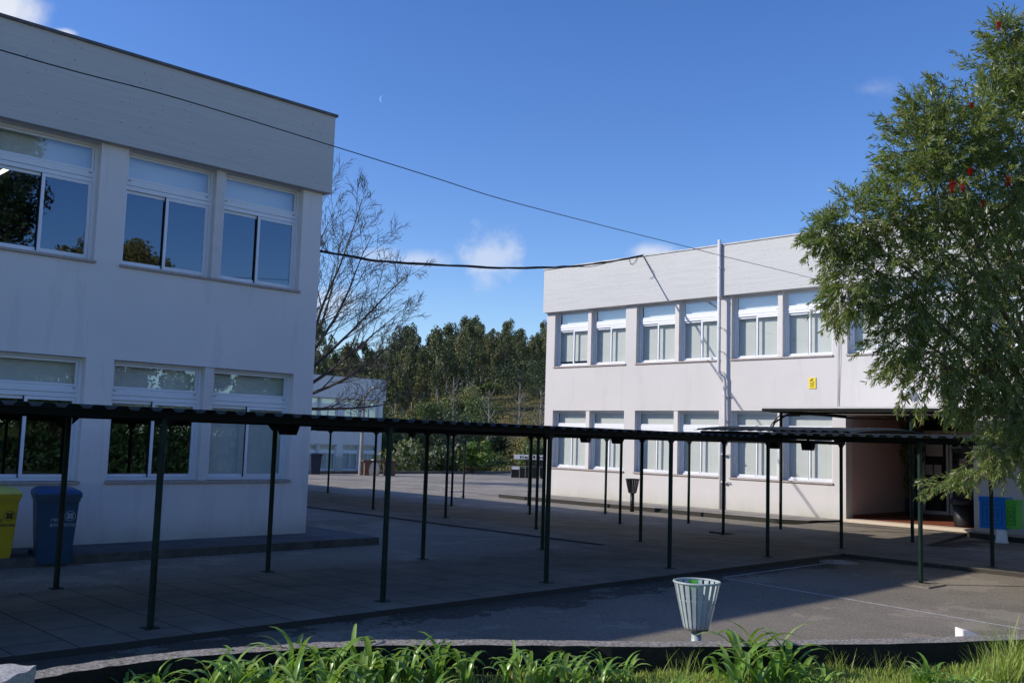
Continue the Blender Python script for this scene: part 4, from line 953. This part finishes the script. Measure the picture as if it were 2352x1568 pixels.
# dark tables with a white patterned board
a = onz(1174, 1096); b = onz(1236, 1098); d = (b-a).normalized(); nrm = Vector((-d.y, d.x, 0))
t = thing('stacked_tables', 'dark folding tables and boxes stacked in the court with white patterned boards', 'tables', tuple(a))
for k, (s0, s1, z0, z1) in enumerate(((.0, .42, 0, .42), (.44, .72, 0, .5), (.74, 1.02, 0, .5), (.75, 1.25, .52, .95), (1.04, 1.45, 0, .5), (1.28, 1.7, .1, .95), (1.5, 2.0, 0, .55))):
    m = MB(); obox(m, a+d*s0, a+d*s1, .5, z0, z1); m.build('box', 'black', t)
m = MB()
for s_, z1 in ((0, .62), (.43, .62), (.73, .62), (1.03, .6), (1.46, .6), (2.0, .6)): q = a+d*s_-nrm*.27; m.tube([(q.x, q.y, 0), (q.x, q.y, z1)], .012, 5)
q0, q1 = a-nrm*.27, a+d*2-nrm*.27; m.tube([(q0.x, q0.y, .6), (q1.x, q1.y, .6)], .012, 5); m.build('table_frame', 'galv', t)
m = MB(); obox(m, a+d*.02-nrm*.26, a+d*.42-nrm*.26, .03, .43, .60); m.build('small_board', 'white', t)
m = MB(); obox(m, a+d*.12-nrm*.28, a+d*2.25-nrm*.28, .03, .96, 1.2); bd = m.build('patterned_board', 'white', t)
m = MB(); rg_ = random.Random(2); s_ = .2
while s_ < 2.15:
    w_ = rg_.uniform(.03, .10); q = a+d*s_-nrm*.30; 
    if rg_.random() < .8: obox(m, q, q+d*w_, .004, 1.0+rg_.uniform(-.02, .04), 1.1+rg_.uniform(-.02, .07))
    s_ += w_+rg_.uniform(.03, .08)
m.build('dark_marks', 'black', bd)

# ------------------------------------------------------------------ bare tree
def bare_tree(base, H, seed, label):
    rg = random.Random(seed); t = thing('bare_tree', label, 'tree', tuple(base)); trunk = MB(); br = MB(); tw = MB()
    def grow(p, d, L, r_, lev, up=.05):
        n_ = max(3, int(L/.5)); pts = [p.copy()]; rad = [r_]; q = p.copy(); dd = d.copy()
        for i in range(n_):
            dd = (dd+Vector((rg.gauss(0, .055), rg.gauss(0, .055), rg.gauss(0, .04)+up))).normalized(); q = q+dd*L/n_; pts.append(q.copy()); rad.append(max(.008, r_*(1-.85*(i+1)/n_)))
        (trunk if lev == 0 else br if lev < 3 else tw).tube(pts, rad, 7 if lev < 2 else 4 if lev < 3 else 3, cap=False)
        if lev >= 4 or lev == 0: return
        nb = (0, 11, 7, 5)[lev]
        for k in range(nb):
            f = (k+rg.uniform(.2, .9))/nb*.8+.18; i = min(int(f*n_), n_-1); pp = pts[i].lerp(pts[i+1], f*n_-i)
            ax = (pts[i+1]-pts[i]).normalized(); o_ = ax.orthogonal().normalized(); o_.rotate(Matrix.Rotation(rg.uniform(0, 6.28), 3, ax)); sp_ = rg.uniform(.45, .85)
            nd = (ax*math.cos(sp_)+o_*math.sin(sp_)).normalized()
            if lev == 1 and nd.z < 0: nd.z *= -.3; nd.normalize()
            grow(pp, nd, max(L*rg.uniform(.30, .50)*(1.15-.6*f), .3), max(.008, rad[i]*rg.uniform(.40, .55)), lev+1, .05 if lev < 3 else .01)
    grow(Vector(base), Vector((0, 0, 1)), 4.6, .21, 0)
    k_ = H/13.
    for (dx, dz, dy, L, zz, up) in ((.10, 1.0, .1, 8.2, 4.5, .01), (.32, 1.0, -.1, 7.8, 4.4, .015), (.55, 1.0, .2, 7.4, 4.2, .01), (.85, .9, -.1, 6.6, 4.0, .02), (1.0, .62, .1, 5.6, 3.6, .03), (1.0, .25, -.15, 5.0, 3.3, .05),
                                    (1.0, -.02, .1, 4.4, 2.9, .03), (-.25, 1.0, .1, 7.8, 4.4, .01), (-.7, .9, 0, 6.6, 4.1, .02), (.1, 1.0, .7, 7.0, 4.2, .02), (.2, 1.0, -.6, 7.0, 4.3, .02), (-.6, .8, -.5, 6, 4., .02)):
        d = (RT*dx+Vector((0, 0, 1))*dz+Vector((FW.x, FW.y, 0))*dy).normalized(); grow(Vector(base)+Vector((0, 0, zz*k_)), d, L*k_, .085, 1, up)
    trunk.build('trunk', 'bark', t, smooth=True, fixn=False); br.build('limbs', 'bark', t, fixn=False); tw.build('twigs', 'bark', t, fixn=False)
pb = at(672, 1095, 42); bare_tree((pb.x, pb.y, 0), 13.4, 21, 'leafless tree with fine spreading twigs behind the left block')

# ------------------------------------------------------------------ forest and scrub on the hill
def euc_mesh(seed, H):
    rg = np.random.RandomState(seed); r2 = random.Random(seed)
    m = MB(); pts = [(0, 0, -1)]; x = y = 0
    for i in range(1, 8): x += r2.gauss(0, .10); y += r2.gauss(0, .10); pts.append((x, y, H*i/7.5))
    m.tube(pts, [.135-.013*i for i in range(8)], 5, cap=False)
    cent = []
    ncl = r2.randint(12, 18)
    for k in range(ncl):
        f = r2.uniform(.33, 1.0)**.85; rr = max(.3, 2.1*math.sqrt(max(0.02, 1-((f-.68)/.42)**2)))*r2.uniform(.2, 1.0); a = r2.uniform(0, 6.28); c = (rr*math.cos(a), rr*math.sin(a), H*f); cent.append((c, r2.uniform(.6, 1.15)))
        i = int(f*6.4); m.tube([pts[min(i, 6)], c], [.05, .02], 3, cap=False)
    cent.append(((x, y, H*1.0), .7))
    P = []
    for c, s_ in cent:
        n_ = int(170*s_); q = rg.normal(size=(n_, 3)); q /= np.linalg.norm(q, axis=1)[:, None]; q *= (rg.uniform(.15, 1, n_)**.5)[:, None]*np.array([s_, s_, s_*1.25]); P.append(q+np.array(c))
    P = np.concatenate(P); V, F = leafquads(P, .19, rg, .6)
    return m, V, F
protos = []
for k in range(10):
    H = (11.5, 13, 10, 12.5, 9, 14, 11, 12, 10.5, 12.8)[k]; m, V, F = euc_mesh(100+k, H)
    a = m.build('trunk', 'bark_euc', None, fixn=False); b = np_mesh('crown', V, F, 'leaf_euc' if k % 2 else 'leaf_euc2'); protos.append((a.data, b.data)); bpy.data.objects.remove(a); bpy.data.objects.remove(b)
rg = random.Random(77); cnt = 0
trees = []
for D in [112, 120, 128, 136, 144, 152, 160, 168, 176, 184, 192, 200, 207, 214, 221, 228, 235]:
    nrow = 19 if D < 195 else 24
    for i in range(nrow):
        px = 690+(1310-690)*(i+rg.random())/nrow; front = 152 if px > 1080 else 126 if px > 940 else 110
        if D < front-2+rg.uniform(0, 8): continue
        trees.append((px, D+rg.uniform(-3, 3)))
rg.shuffle(trees); trees = trees[:299]
for (px, D) in trees:
    p = at(px, 1010, D); z = hill(p.x, p.y)
    t = bpy.data.objects.new('eucalyptus_tree', None); COL.objects.link(t); t.location = (p.x, p.y, z); s_ = rg.uniform(.66, .98)*(1-.22*smoothstep(185, 225, D))*(1-.10*(px < 900))
    if rg.random() < .07: s_ *= 1.18
    t.scale = (s_*rg.uniform(.62, .9),)*2+(s_,); t.rotation_euler = (0, 0, rg.uniform(0, 6.28))
    pos = 'left' if px < 880 else 'middle' if px < 1090 else 'right'
    row = 'skyline' if D > 200 else 'front' if D < (172 if px > 1080 else 155 if px > 940 else 140) else 'inner'
    lab = {'left': 'slender eucalyptus above the distant block', 'middle': 'slender eucalyptus below the dip of the skyline', 'right': 'slender eucalyptus in the tall wood left of the sunlit block'}[pos]+{'skyline': ', crown against the sky', 'front': ', low front row', 'inner': ', deep inside'}[row]
    tag(t, lab, 'tree', 'eucalyptus trees '+pos+' '+row)
    tm, cm = protos[rg.randrange(10)]
    for nm, me in (('trunk', tm), ('crown', cm)): o = bpy.data.objects.new(nm, me); COL.objects.link(o); o.parent = t
rgu = np.random.RandomState(14); P = []
for i in range(42000):
    q = at(rgu.uniform(640, 1340), 1010, rgu.uniform(160, 245)); P.append((q.x, q.y, hill(q.x, q.y)+rgu.uniform(0, 1)**1.2*5.6))
V, F = leafquads(np.array(P), .30, rgu, .5); tag(np_mesh('undergrowth', V, F, 'leaf_euc'), 'dark undergrowth filling the wood between the trunks', 'undergrowth', kind='stuff')
# low scrub cover over the slope (one mass)
rgn = np.random.RandomState(4); P = []
for i in range(70000):
    px = rgn.uniform(640, 1340); D = 62+rgn.uniform(0, 1)**1.1*112; 
    q = at(px, 1010, D); 
    if q.y < 44: continue
    if 20 < q.x < 48.5 and q.y > 58 and q.y < 80: continue
    nn = noise.noise(Vector((q.x*.12, q.y*.12, 2)))
    h = max(.05, .5+1.3*nn); P.append((q.x, q.y, hill(q.x, q.y)+rgn.uniform(0, h)))
V, F = leafquads(np.array(P), .13, rgn, .5, up=-.5); tag(np_mesh('hillside_scrub', V, F, 'leaf_scrub'), 'tangled golden and green scrub covering the lower hillside', 'scrub', kind='stuff')
def shrub(px, D, w, h, mat, label, n_=1500, name='shrub', leaf=.13, zoff=0.):
    p = at(px, 1010, D); z = hill(p.x, p.y)+zoff; t = thing(name, label, 'shrub', (p.x, p.y, z)); r3 = np.random.RandomState(int(px*7+D)); P = []
    k = 10; sz = []
    for j in range(k):
        a = r3.uniform(0, 6.28); rr = w*.5*r3.uniform(0, .75); c = np.array([rr*math.cos(a), rr*math.sin(a), h*r3.uniform(.25, .85)]); s_ = w*.27*r3.uniform(.6, 1.2)
        q = r3.normal(size=(n_//k, 3)); q /= np.linalg.norm(q, axis=1)[:, None]; q *= (r3.uniform(.1, 1, len(q))**.45)[:, None]*np.array([s_, s_, min(s_*1.2, h*.3)]); P.append(q+c)
    P = np.concatenate(P); P[:, 2] = np.maximum(P[:, 2], 0.02); V, F = leafquads(P+np.array([p.x, p.y, z]), leaf, r3, .5); np_mesh('foliage', V, F, mat, t)
    m = MB()
    for j in range(5): a = r3.uniform(0, 6.28); m.tube([(p.x, p.y, z-.3), (p.x+math.cos(a)*w*.15, p.y+math.sin(a)*w*.15, z+h*.4), (p.x+math.cos(a)*w*.3, p.y+math.sin(a)*w*.3, z+h*.75)], [.05, .035, .015], 5, cap=False)
    m.build('stems', 'bark', t, fixn=False)
for a in [(925, 60, 3.6, 3.9, 'leaf_pale', 'pale yellow green flowering shrub right of the distant block'), (965, 66, 3.4, 3.2, 'leaf_pale', 'second paler shrub behind the bench'),
          (1020, 78, 6, 6.5, 'leaf_dark', 'dark dense bush in the hollow below the wood'), (1065, 88, 5, 6.0, 'leaf_dark', 'dark bush beside the slim tree on the slope'),
          (895, 84, 3.4, 4.5, 'leaf_shrub', 'mid green bush beside the distant block roof corner'), (950, 92, 3.6, 4.0, 'leaf_shrub', 'tall olive shrub at the foot of the wood'),
          (1000, 92, 3.6, 3.6, 'leaf_shrub', 'rounded light green shrub under the wood edge'), (1045, 100, 3.4, 3.2, 'leaf_shrub', 'yellow green shrub just under the wood edge'),
          (1100, 100, 4, 5.5, 'leaf_shrub', 'small bush in the golden slope centre'), (1090, 120, 4, 4, 'leaf_pale', 'pale shrub at the upper golden slope'),
          (1150, 90, 3.5, 4.0, 'leaf_dark', 'solitary dark young bush on the golden slope'), (1180, 138, 9, 6, 'leaf_dark', 'broad grey brown thicket under the wood near the facade'),
          (1240, 132, 6, 6, 'leaf_dark', 'dark thicket against the facade corner'), (1215, 86, 5, 4.5, 'leaf_scrub', 'russet bush low on the slope near the facade'),
          (885, 106, 4.0, 3.0, 'leaf_shrub', 'shrub at the wood edge right above the distant block'),
          (912, 108, 4.0, 3.2, 'leaf_pale', 'yellowish shrub at the wood edge above the bench'),
          (985, 116, 5.0, 3.2, 'leaf_shrub', 'broad shrub at the wood edge in the middle'),
          (1022, 120, 4.5, 3.0, 'leaf_pale', 'pale shrub at the wood edge left of the brightest one'),
          (1050, 122, 4.5, 3.6, 'leaf_shrub', 'freshest green shrub at the wood edge'),
          (1118, 144, 4.5, 2.8, 'leaf_shrub', 'shrub where the wood meets the golden slope'),
          (938, 100, 4.0, 2.8, 'leaf_pale', 'light olive shrub halfway up behind the bench'),
          (1075, 110, 4.0, 2.4, 'leaf_shrub', 'green shrub left of the golden slope top'),
          (860, 96, 5.0, 5.0, 'leaf_dark', 'dark shrub hugging the distant block corner'),
          (1130, 72, 4, 2.8, 'leaf_shrub', 'low green bush behind the court kerb'), (1180, 66, 3.5, 2.2, 'leaf_scrub', 'low russet bush behind the stacked tables'), (1235, 62, 3.5, 3.0, 'leaf_shrub', 'low green bush at the facade corner'),
          (1050, 70, 4, 3.0, 'leaf_scrub', 'olive brown bush behind the bright tuft'), (840, 104, 8, 9, 'leaf_shrub', 'shrub showing over the distant block roof'), (760, 112, 8, 9, 'leaf_shrub', 'shrub over the distant block roof near the tree')]:
    shrub(*a, n_=2600)
shrub(990, 55.5, 5.0, 1.9, 'leaf_dark', 'row of leafy corn like plants behind the court kerb', 1400, 'leafy_plants', .17, .3); shrub(1087, 54.5, 2.0, 1.5, 'leaf_bright', 'bright green grassy tuft behind the court kerb', 900, 'green_tuft', .14, .3)
# slim bare poplar-like stems on the slope
for i, (px, D, h) in enumerate(((1120, 82, 8), (1038, 80, 8.5), (1240, 80, 8), (1190, 95, 8))):
    p = at(px, 1010, D); z = hill(p.x, p.y); t = thing('sapling', ['thin pale sapling in the middle of the golden slope', 'thin grey sapling near the dark hollow', 'thin sapling beside the facade corner', 'thin sapling above the stacked tables'][i], 'tree', (p.x, p.y, z)); m = MB(); r4 = random.Random(i)
    m.tube([(p.x, p.y, z-.3), (p.x+.1, p.y, z+h*.5), (p.x, p.y, z+h)], [.11, .08, .02], 5); m.build('trunk', 'bark_euc', t); m = MB()
    for k in range(26):
        f = r4.uniform(.3, .98); a = r4.uniform(0, 6.28); l = 1.5*(1.1-f)+.4; q = Vector((p.x, p.y, z+h*f)); m.tube([q, q+Vector((math.cos(a)*l*.5, math.sin(a)*l*.5, l*.5)), q+Vector((math.cos(a)*l*.8, math.sin(a)*l*.8, l))], [.03, .02, .01], 3, cap=False)
    m.build('twigs', 'bark_euc', t, fixn=False)

# ------------------------------------------------------------------ bottlebrush tree (right)
def bottlebrush():
    base = at(2560, 1500, 9.2); base.z = .1
    t = thing('bottlebrush_tree', 'bottlebrush tree with drooping narrow leaves and red flowers at right', 'tree', (base.x, base.y, 0))
    rg = np.random.RandomState(12); r3 = random.Random(12)
    # lobes: photo px, py, distance, radius (m), count weight
    lobes = [(2420, 180, 9.2, .50), (2330, 150, 9.1, .22), (2300, 85, 9.1, .12), (2290, 260, 9.0, .36), (2380, 330, 9.2, .60), (2200, 330, 8.8, .36), (2130, 260, 8.8, .18), (2110, 350, 8.7, .28), (2250, 440, 8.9, .55), (2120, 450, 8.6, .40), (2040, 500, 8.5, .28),
             (1960, 520, 8.4, .20), (1905, 545, 8.4, .12), (2340, 560, 9.2, .65), (2200, 590, 8.8, .50), (2080, 600, 8.6, .40), (1980, 620, 8.5, .30), (2400, 700, 9.6, .6), (2290, 740, 9.0, .50), (2180, 720, 8.7, .38), (2080, 700, 8.6, .26), (1940, 680, 8.5, .18),
             (2330, 880, 9.2, .45), (2250, 850, 8.9, .34), (2150, 830, 8.7, .26), (2070, 800, 8.6, .18), (2215, 915, 8.8, .16), (2325, 960, 8.9, .24), (2345, 1020, 9.0, .16), (2285, 1030, 8.7, .09), (2440, 960, 9.4, .5), (2440, 500, 9.4, .7), (2440, 820, 9.5, .55)]
    S0, S1, L = [], [], []
    cents = []
    for (px, py, d_, r_) in lobes:
        c = at(px, py, d_); cents.append((c, r_))
        k = int(36+(760 if py < 560 else 440)*r_*r_)+int(95*r_)
        for i in range(k):
            v = Vector((rg.normal(), rg.normal(), rg.normal())).normalized(); rr = r_*rg.uniform(.2, .86)**.6
            p = c+Vector((v.x*rr, v.y*rr, v.z*rr)); 
            out = (v*.7+Vector((-.35, .15, 0))).normalized() if py < 500 else (v*.6).normalized() if v.length else v
            up = .55 if py < 430 else -.10 if py < 650 else -.55
            d = (v*.75+RT*-.30+Vector((0, 0, up))+Vector((rg.normal(), rg.normal(), rg.normal()))*.35).normalized()
            S0.append(p); S1.append(d); L.append(rg.uniform(.12, .27))
    # extra outer sprigs along the outline: photo point, direction in the picture (dx right, dy up), length
    for (px, py, d_, dx, dy, n_) in [(2297, 75, 9.1, -.1, 1, 4), (2240, 150, 9.1, -.9, .6, 5), (2180, 200, 8.9, -1, .4, 5), (2110, 240, 8.8, -.8, .9, 5), (2060, 290, 8.7, -1, .5, 5), (2060, 370, 8.7, -1, .1, 6), (2030, 430, 8.6, -.8, .6, 5), (1950, 470, 8.4, -.6, 1, 6), (1905, 510, 8.4, -.9, .5, 6), (1880, 545, 8.4, -1, 0, 6), (1910, 590, 8.4, -.5, -1, 5),
                                     (1905, 620, 8.4, -.3, -1, 4), (1915, 700, 8.5, -.1, -1, 6), (1930, 730, 8.5, 0, -1, 4), (2010, 700, 8.5, -.3, -1, 6), (2040, 760, 8.6, -1, .1, 7), (2005, 790, 8.6, -1, -.1, 4), (2060, 840, 8.6, -.9, -.5, 6), (2040, 860, 8.6, -1, -.3, 4), (2090, 890, 8.7, -.4, -1, 6), (2112, 915, 8.7, -.1, -1, 5), (2185, 930, 8.7, 0, -1, 5),
                                     (2240, 1085, 8.6, -1, -.3, 6), (2190, 1100, 8.6, -1, -.3, 7), (2160, 1112, 8.6, -1, -.3, 4), (2215, 1090, 8.6, -.7, -.5, 6), (2270, 1060, 8.7, -.3, -1, 5), (2305, 1060, 8.8, .1, -1, 5), (2345, 1080, 8.9, .1, -1, 5), (2280, 1055, 8.7, -.9, -.5, 6), (2225, 1072, 8.6, -.9, -.4, 6), (2255, 1085, 8.6, -.8, -.5, 6), (2300, 1075, 8.7, -.5, -.8, 6)]:
        for i in range(n_):
            p = at(px+rg.uniform(-16, 16), py+rg.uniform(-14, 14), d_+rg.uniform(-.2, .2)); d = (RT*dx+UP*dy+FW*rg.normal()*.3+RT*rg.normal()*.25+UP*rg.normal()*.2).normalized(); S0.append(p); S1.append(d); L.append(rg.uniform(.12, .25))
    # twigs + leaves
    tw = MB(); LP, LD, LS, LW = [], [], [], []; cones = MB()
    for i, (p, d, l) in enumerate(zip(S0, S1, L)):
        n_ = 5; q = p.copy(); dd = d.copy(); pts = [q.copy()]
        for k in range(n_): dd = (dd+Vector((0, 0, -.10))).normalized(); q = q+dd*l/n_; pts.append(q.copy())
        if i % 2 == 0: tw.tube(pts, [.0035]*n_+[.0015], 3, cap=False)
        if i % 9 == 0 and d.z < .3:
            cp_ = pts[3]; cd_ = (pts[4]-pts[3]).normalized(); cones.tube([cp_+cd_*.01*j for j in range(8)], [.006, .010, .007, .010, .007, .010, .006, .003], 6)
        nl = int(l/.0085); tt = rg.uniform(.05, 1, nl)
        for f in tt:
            j = min(int(f*n_), n_-1); pp = pts[j].lerp(pts[j+1], f*n_-j); ax = (pts[j+1]-pts[j]).normalized()
            o_ = Vector((rg.normal(), rg.normal(), rg.normal())); o_ = (o_-ax*o_.dot(ax)).normalized(); sp_ = rg.uniform(.45, .95)
            LP.append(pp); LD.append(ax*math.cos(sp_)+o_*math.sin(sp_)+Vector((0, 0, -.12))); LS.append(rg.uniform(.050, .085)*(1.1-.35*f)); LW.append(rg.uniform(.0042, .0068))
    P = np.array([tuple(x) for x in LP]); Dv = np.array([tuple(x) for x in LD]); Dv /= np.linalg.norm(Dv, axis=1)[:, None]; Ls = np.array(LS)[:, None]; Wd = np.array(LW)[:, None]
    e = np.cross(Dv, rg.normal(size=P.shape)); e /= np.linalg.norm(e, axis=1)[:, None]; n_ = len(P); i = np.arange(n_)
    V = np.concatenate([P-e*Wd*.25, P+e*Wd*.25, P+Dv*Ls*.5+e*Wd, P+Dv*Ls*.5-e*Wd, P+Dv*Ls+e*Wd*.1, P+Dv*Ls-e*Wd*.1])
    F = np.concatenate([np.stack([i, i+n_, i+2*n_, i+3*n_], 1), np.stack([i+3*n_, i+2*n_, i+4*n_, i+5*n_], 1)])
    np_mesh('foliage', V, F, 'leaf_brush', t); tw.build('twigs', 'twig', t, fixn=False); tag(cones.build('seed_capsules', 'twig', t, fixn=False), kind='stuff')
    # trunk and limbs
    m = MB(); crown0 = base+Vector((0, 0, 1.1)); m.tube([base-Vector((0, 0, .3)), base+Vector((.03, .02, .5)), crown0], [.15, .12, .10], 10); m.build('trunk', 'bark', t, smooth=True)
    m = MB()
    for c, r_ in cents:
        mid = crown0.lerp(c, .5)+Vector((0, 0, .35)); q3 = crown0.lerp(c, .8)+Vector((0, 0, .2)); m.tube([crown0, mid, q3, c], [.03, .016, .008, .004], 5, cap=False)
        for k in range(5): o_ = Vector((r3.gauss(0, 1), r3.gauss(0, 1), r3.gauss(0, 1))).normalized()*r_*.8; m.tube([q3.lerp(c, .5), c+o_], [.008, .003], 4, cap=False)
    m.build('limbs', 'twig', t, fixn=False)
    for (px, py, d_, l, r_) in ((2188, 430, 8.15, .10, .034), (2212, 432, 8.2, .08, .026), (2229, 395, 8.2, .06, .022), (2316, 417, 8.3, .09, .026), (2257, 468, 8.2, .05, .018), (2294, 60, 8.9, .07, .02), (2232, 242, 8.6, .05, .016)):
        c = at(px, py, d_); r5 = np.random.RandomState(int(px)); n5 = 260; zz = r5.uniform(-l/2, l/2, n5); a = r5.uniform(0, 6.28, n5); A = np.stack([0*zz, 0*zz, zz], 1)+np.array(tuple(c)); B_ = A+np.stack([np.cos(a)*r_, np.sin(a)*r_, r5.uniform(-.006, .012, n5)], 1); w_ = np.stack([-np.sin(a), np.cos(a), 0*a], 1)*.0012
        V = np.concatenate([A-w_, A+w_, B_+w_, B_-w_]); i5 = np.arange(n5); np_mesh('flower', V, np.stack([i5, i5+n5, i5+2*n5, i5+3*n5], 1), 'red', t)
bottlebrush()

# ------------------------------------------------------------------ garden behind the camera (seen mirrored in the panes)
rgn = np.random.RandomState(9); P = []
for i in range(45000):
    x = rgn.uniform(2, 34); y = -9-rgn.uniform(0, 5); h = 2.6+1.6*noise.noise(Vector((x*.35, y*.35, 0)))+.10*(x-2)*.6; z = rgn.uniform(0, h); P.append((x, y+z*.3*-1, z))
V, F = leafquads(np.array(P), .12, rgn, .5); tag(np_mesh('hedge', V, F, 'leaf_hedge'), 'overgrown hedge bank behind the viewpoint', 'hedge', kind='stuff')
def round_tree(x, y, h, w, mat, label, n_=26000, conif=False):
    t = thing('garden_tree', label, 'tree', (x, y, 0)); r3 = np.random.RandomState(int(x*10)); P = []
    for j in range(40):
        f = r3.uniform(.3 if not conif else .12, 1); ww = w*.5*(1.1-f if conif else math.sqrt(max(.05, 1-(2*(f-.3)/.7-1)**2))) ; a = r3.uniform(0, 6.28); rr = ww*r3.uniform(.2, .9); c = np.array([x+rr*math.cos(a), y+rr*math.sin(a), h*f*.92]); s_ = w*(.13 if conif else .10)*r3.uniform(.7, 1.3)
        q = r3.normal(size=(n_//40, 3)); q /= np.linalg.norm(q, axis=1)[:, None]; q *= (r3.uniform(.1, 1, len(q))**.4)[:, None]*s_; P.append(q+c)
    V, F = leafquads(np.concatenate(P), .13, r3, .5); np_mesh('crown', V, F, mat, t); m = MB(); m.tube([(x, y, -.3), (x, y, h*.8)], [.25, .08], 8); m.build('trunk', 'bark', t)
round_tree(23.2, -24, 13.8, 11, 'leaf_scrub', 'autumn tinted round tree mirrored in the upper window'); round_tree(16.4, -25, 23, 9.5, 'leaf_dark', 'tall dark conifer mirrored in the far left window', 30000, True)
round_tree(31, -22, 8, 7, 'leaf_shrub', 'low green tree behind the hedge')
# thin day moon
m = MB(); c = ray(880, 228).normalized()*3000; n_ = 14; vs = []; rM = 11.
for k in range(n_+1):
    a = R(95)+R(170)*k/n_; o_ = (RT*math.cos(a)+UP*math.sin(a))*rM; i_ = (RT*(math.cos(a)*.62)+UP*math.sin(a))*rM; vs += [tuple(CAM+c+o_), tuple(CAM+c+i_)]
m.add(vs, [(2*k, 2*k+1, 2*k+3, 2*k+2) for k in range(n_)]); M['moon'] = m_emit('moon_surface', (.27, .43, .84), .68)
tag(m.build('moon', 'moon', fixn=False), 'faint thin crescent moon in the blue sky', 'moon')
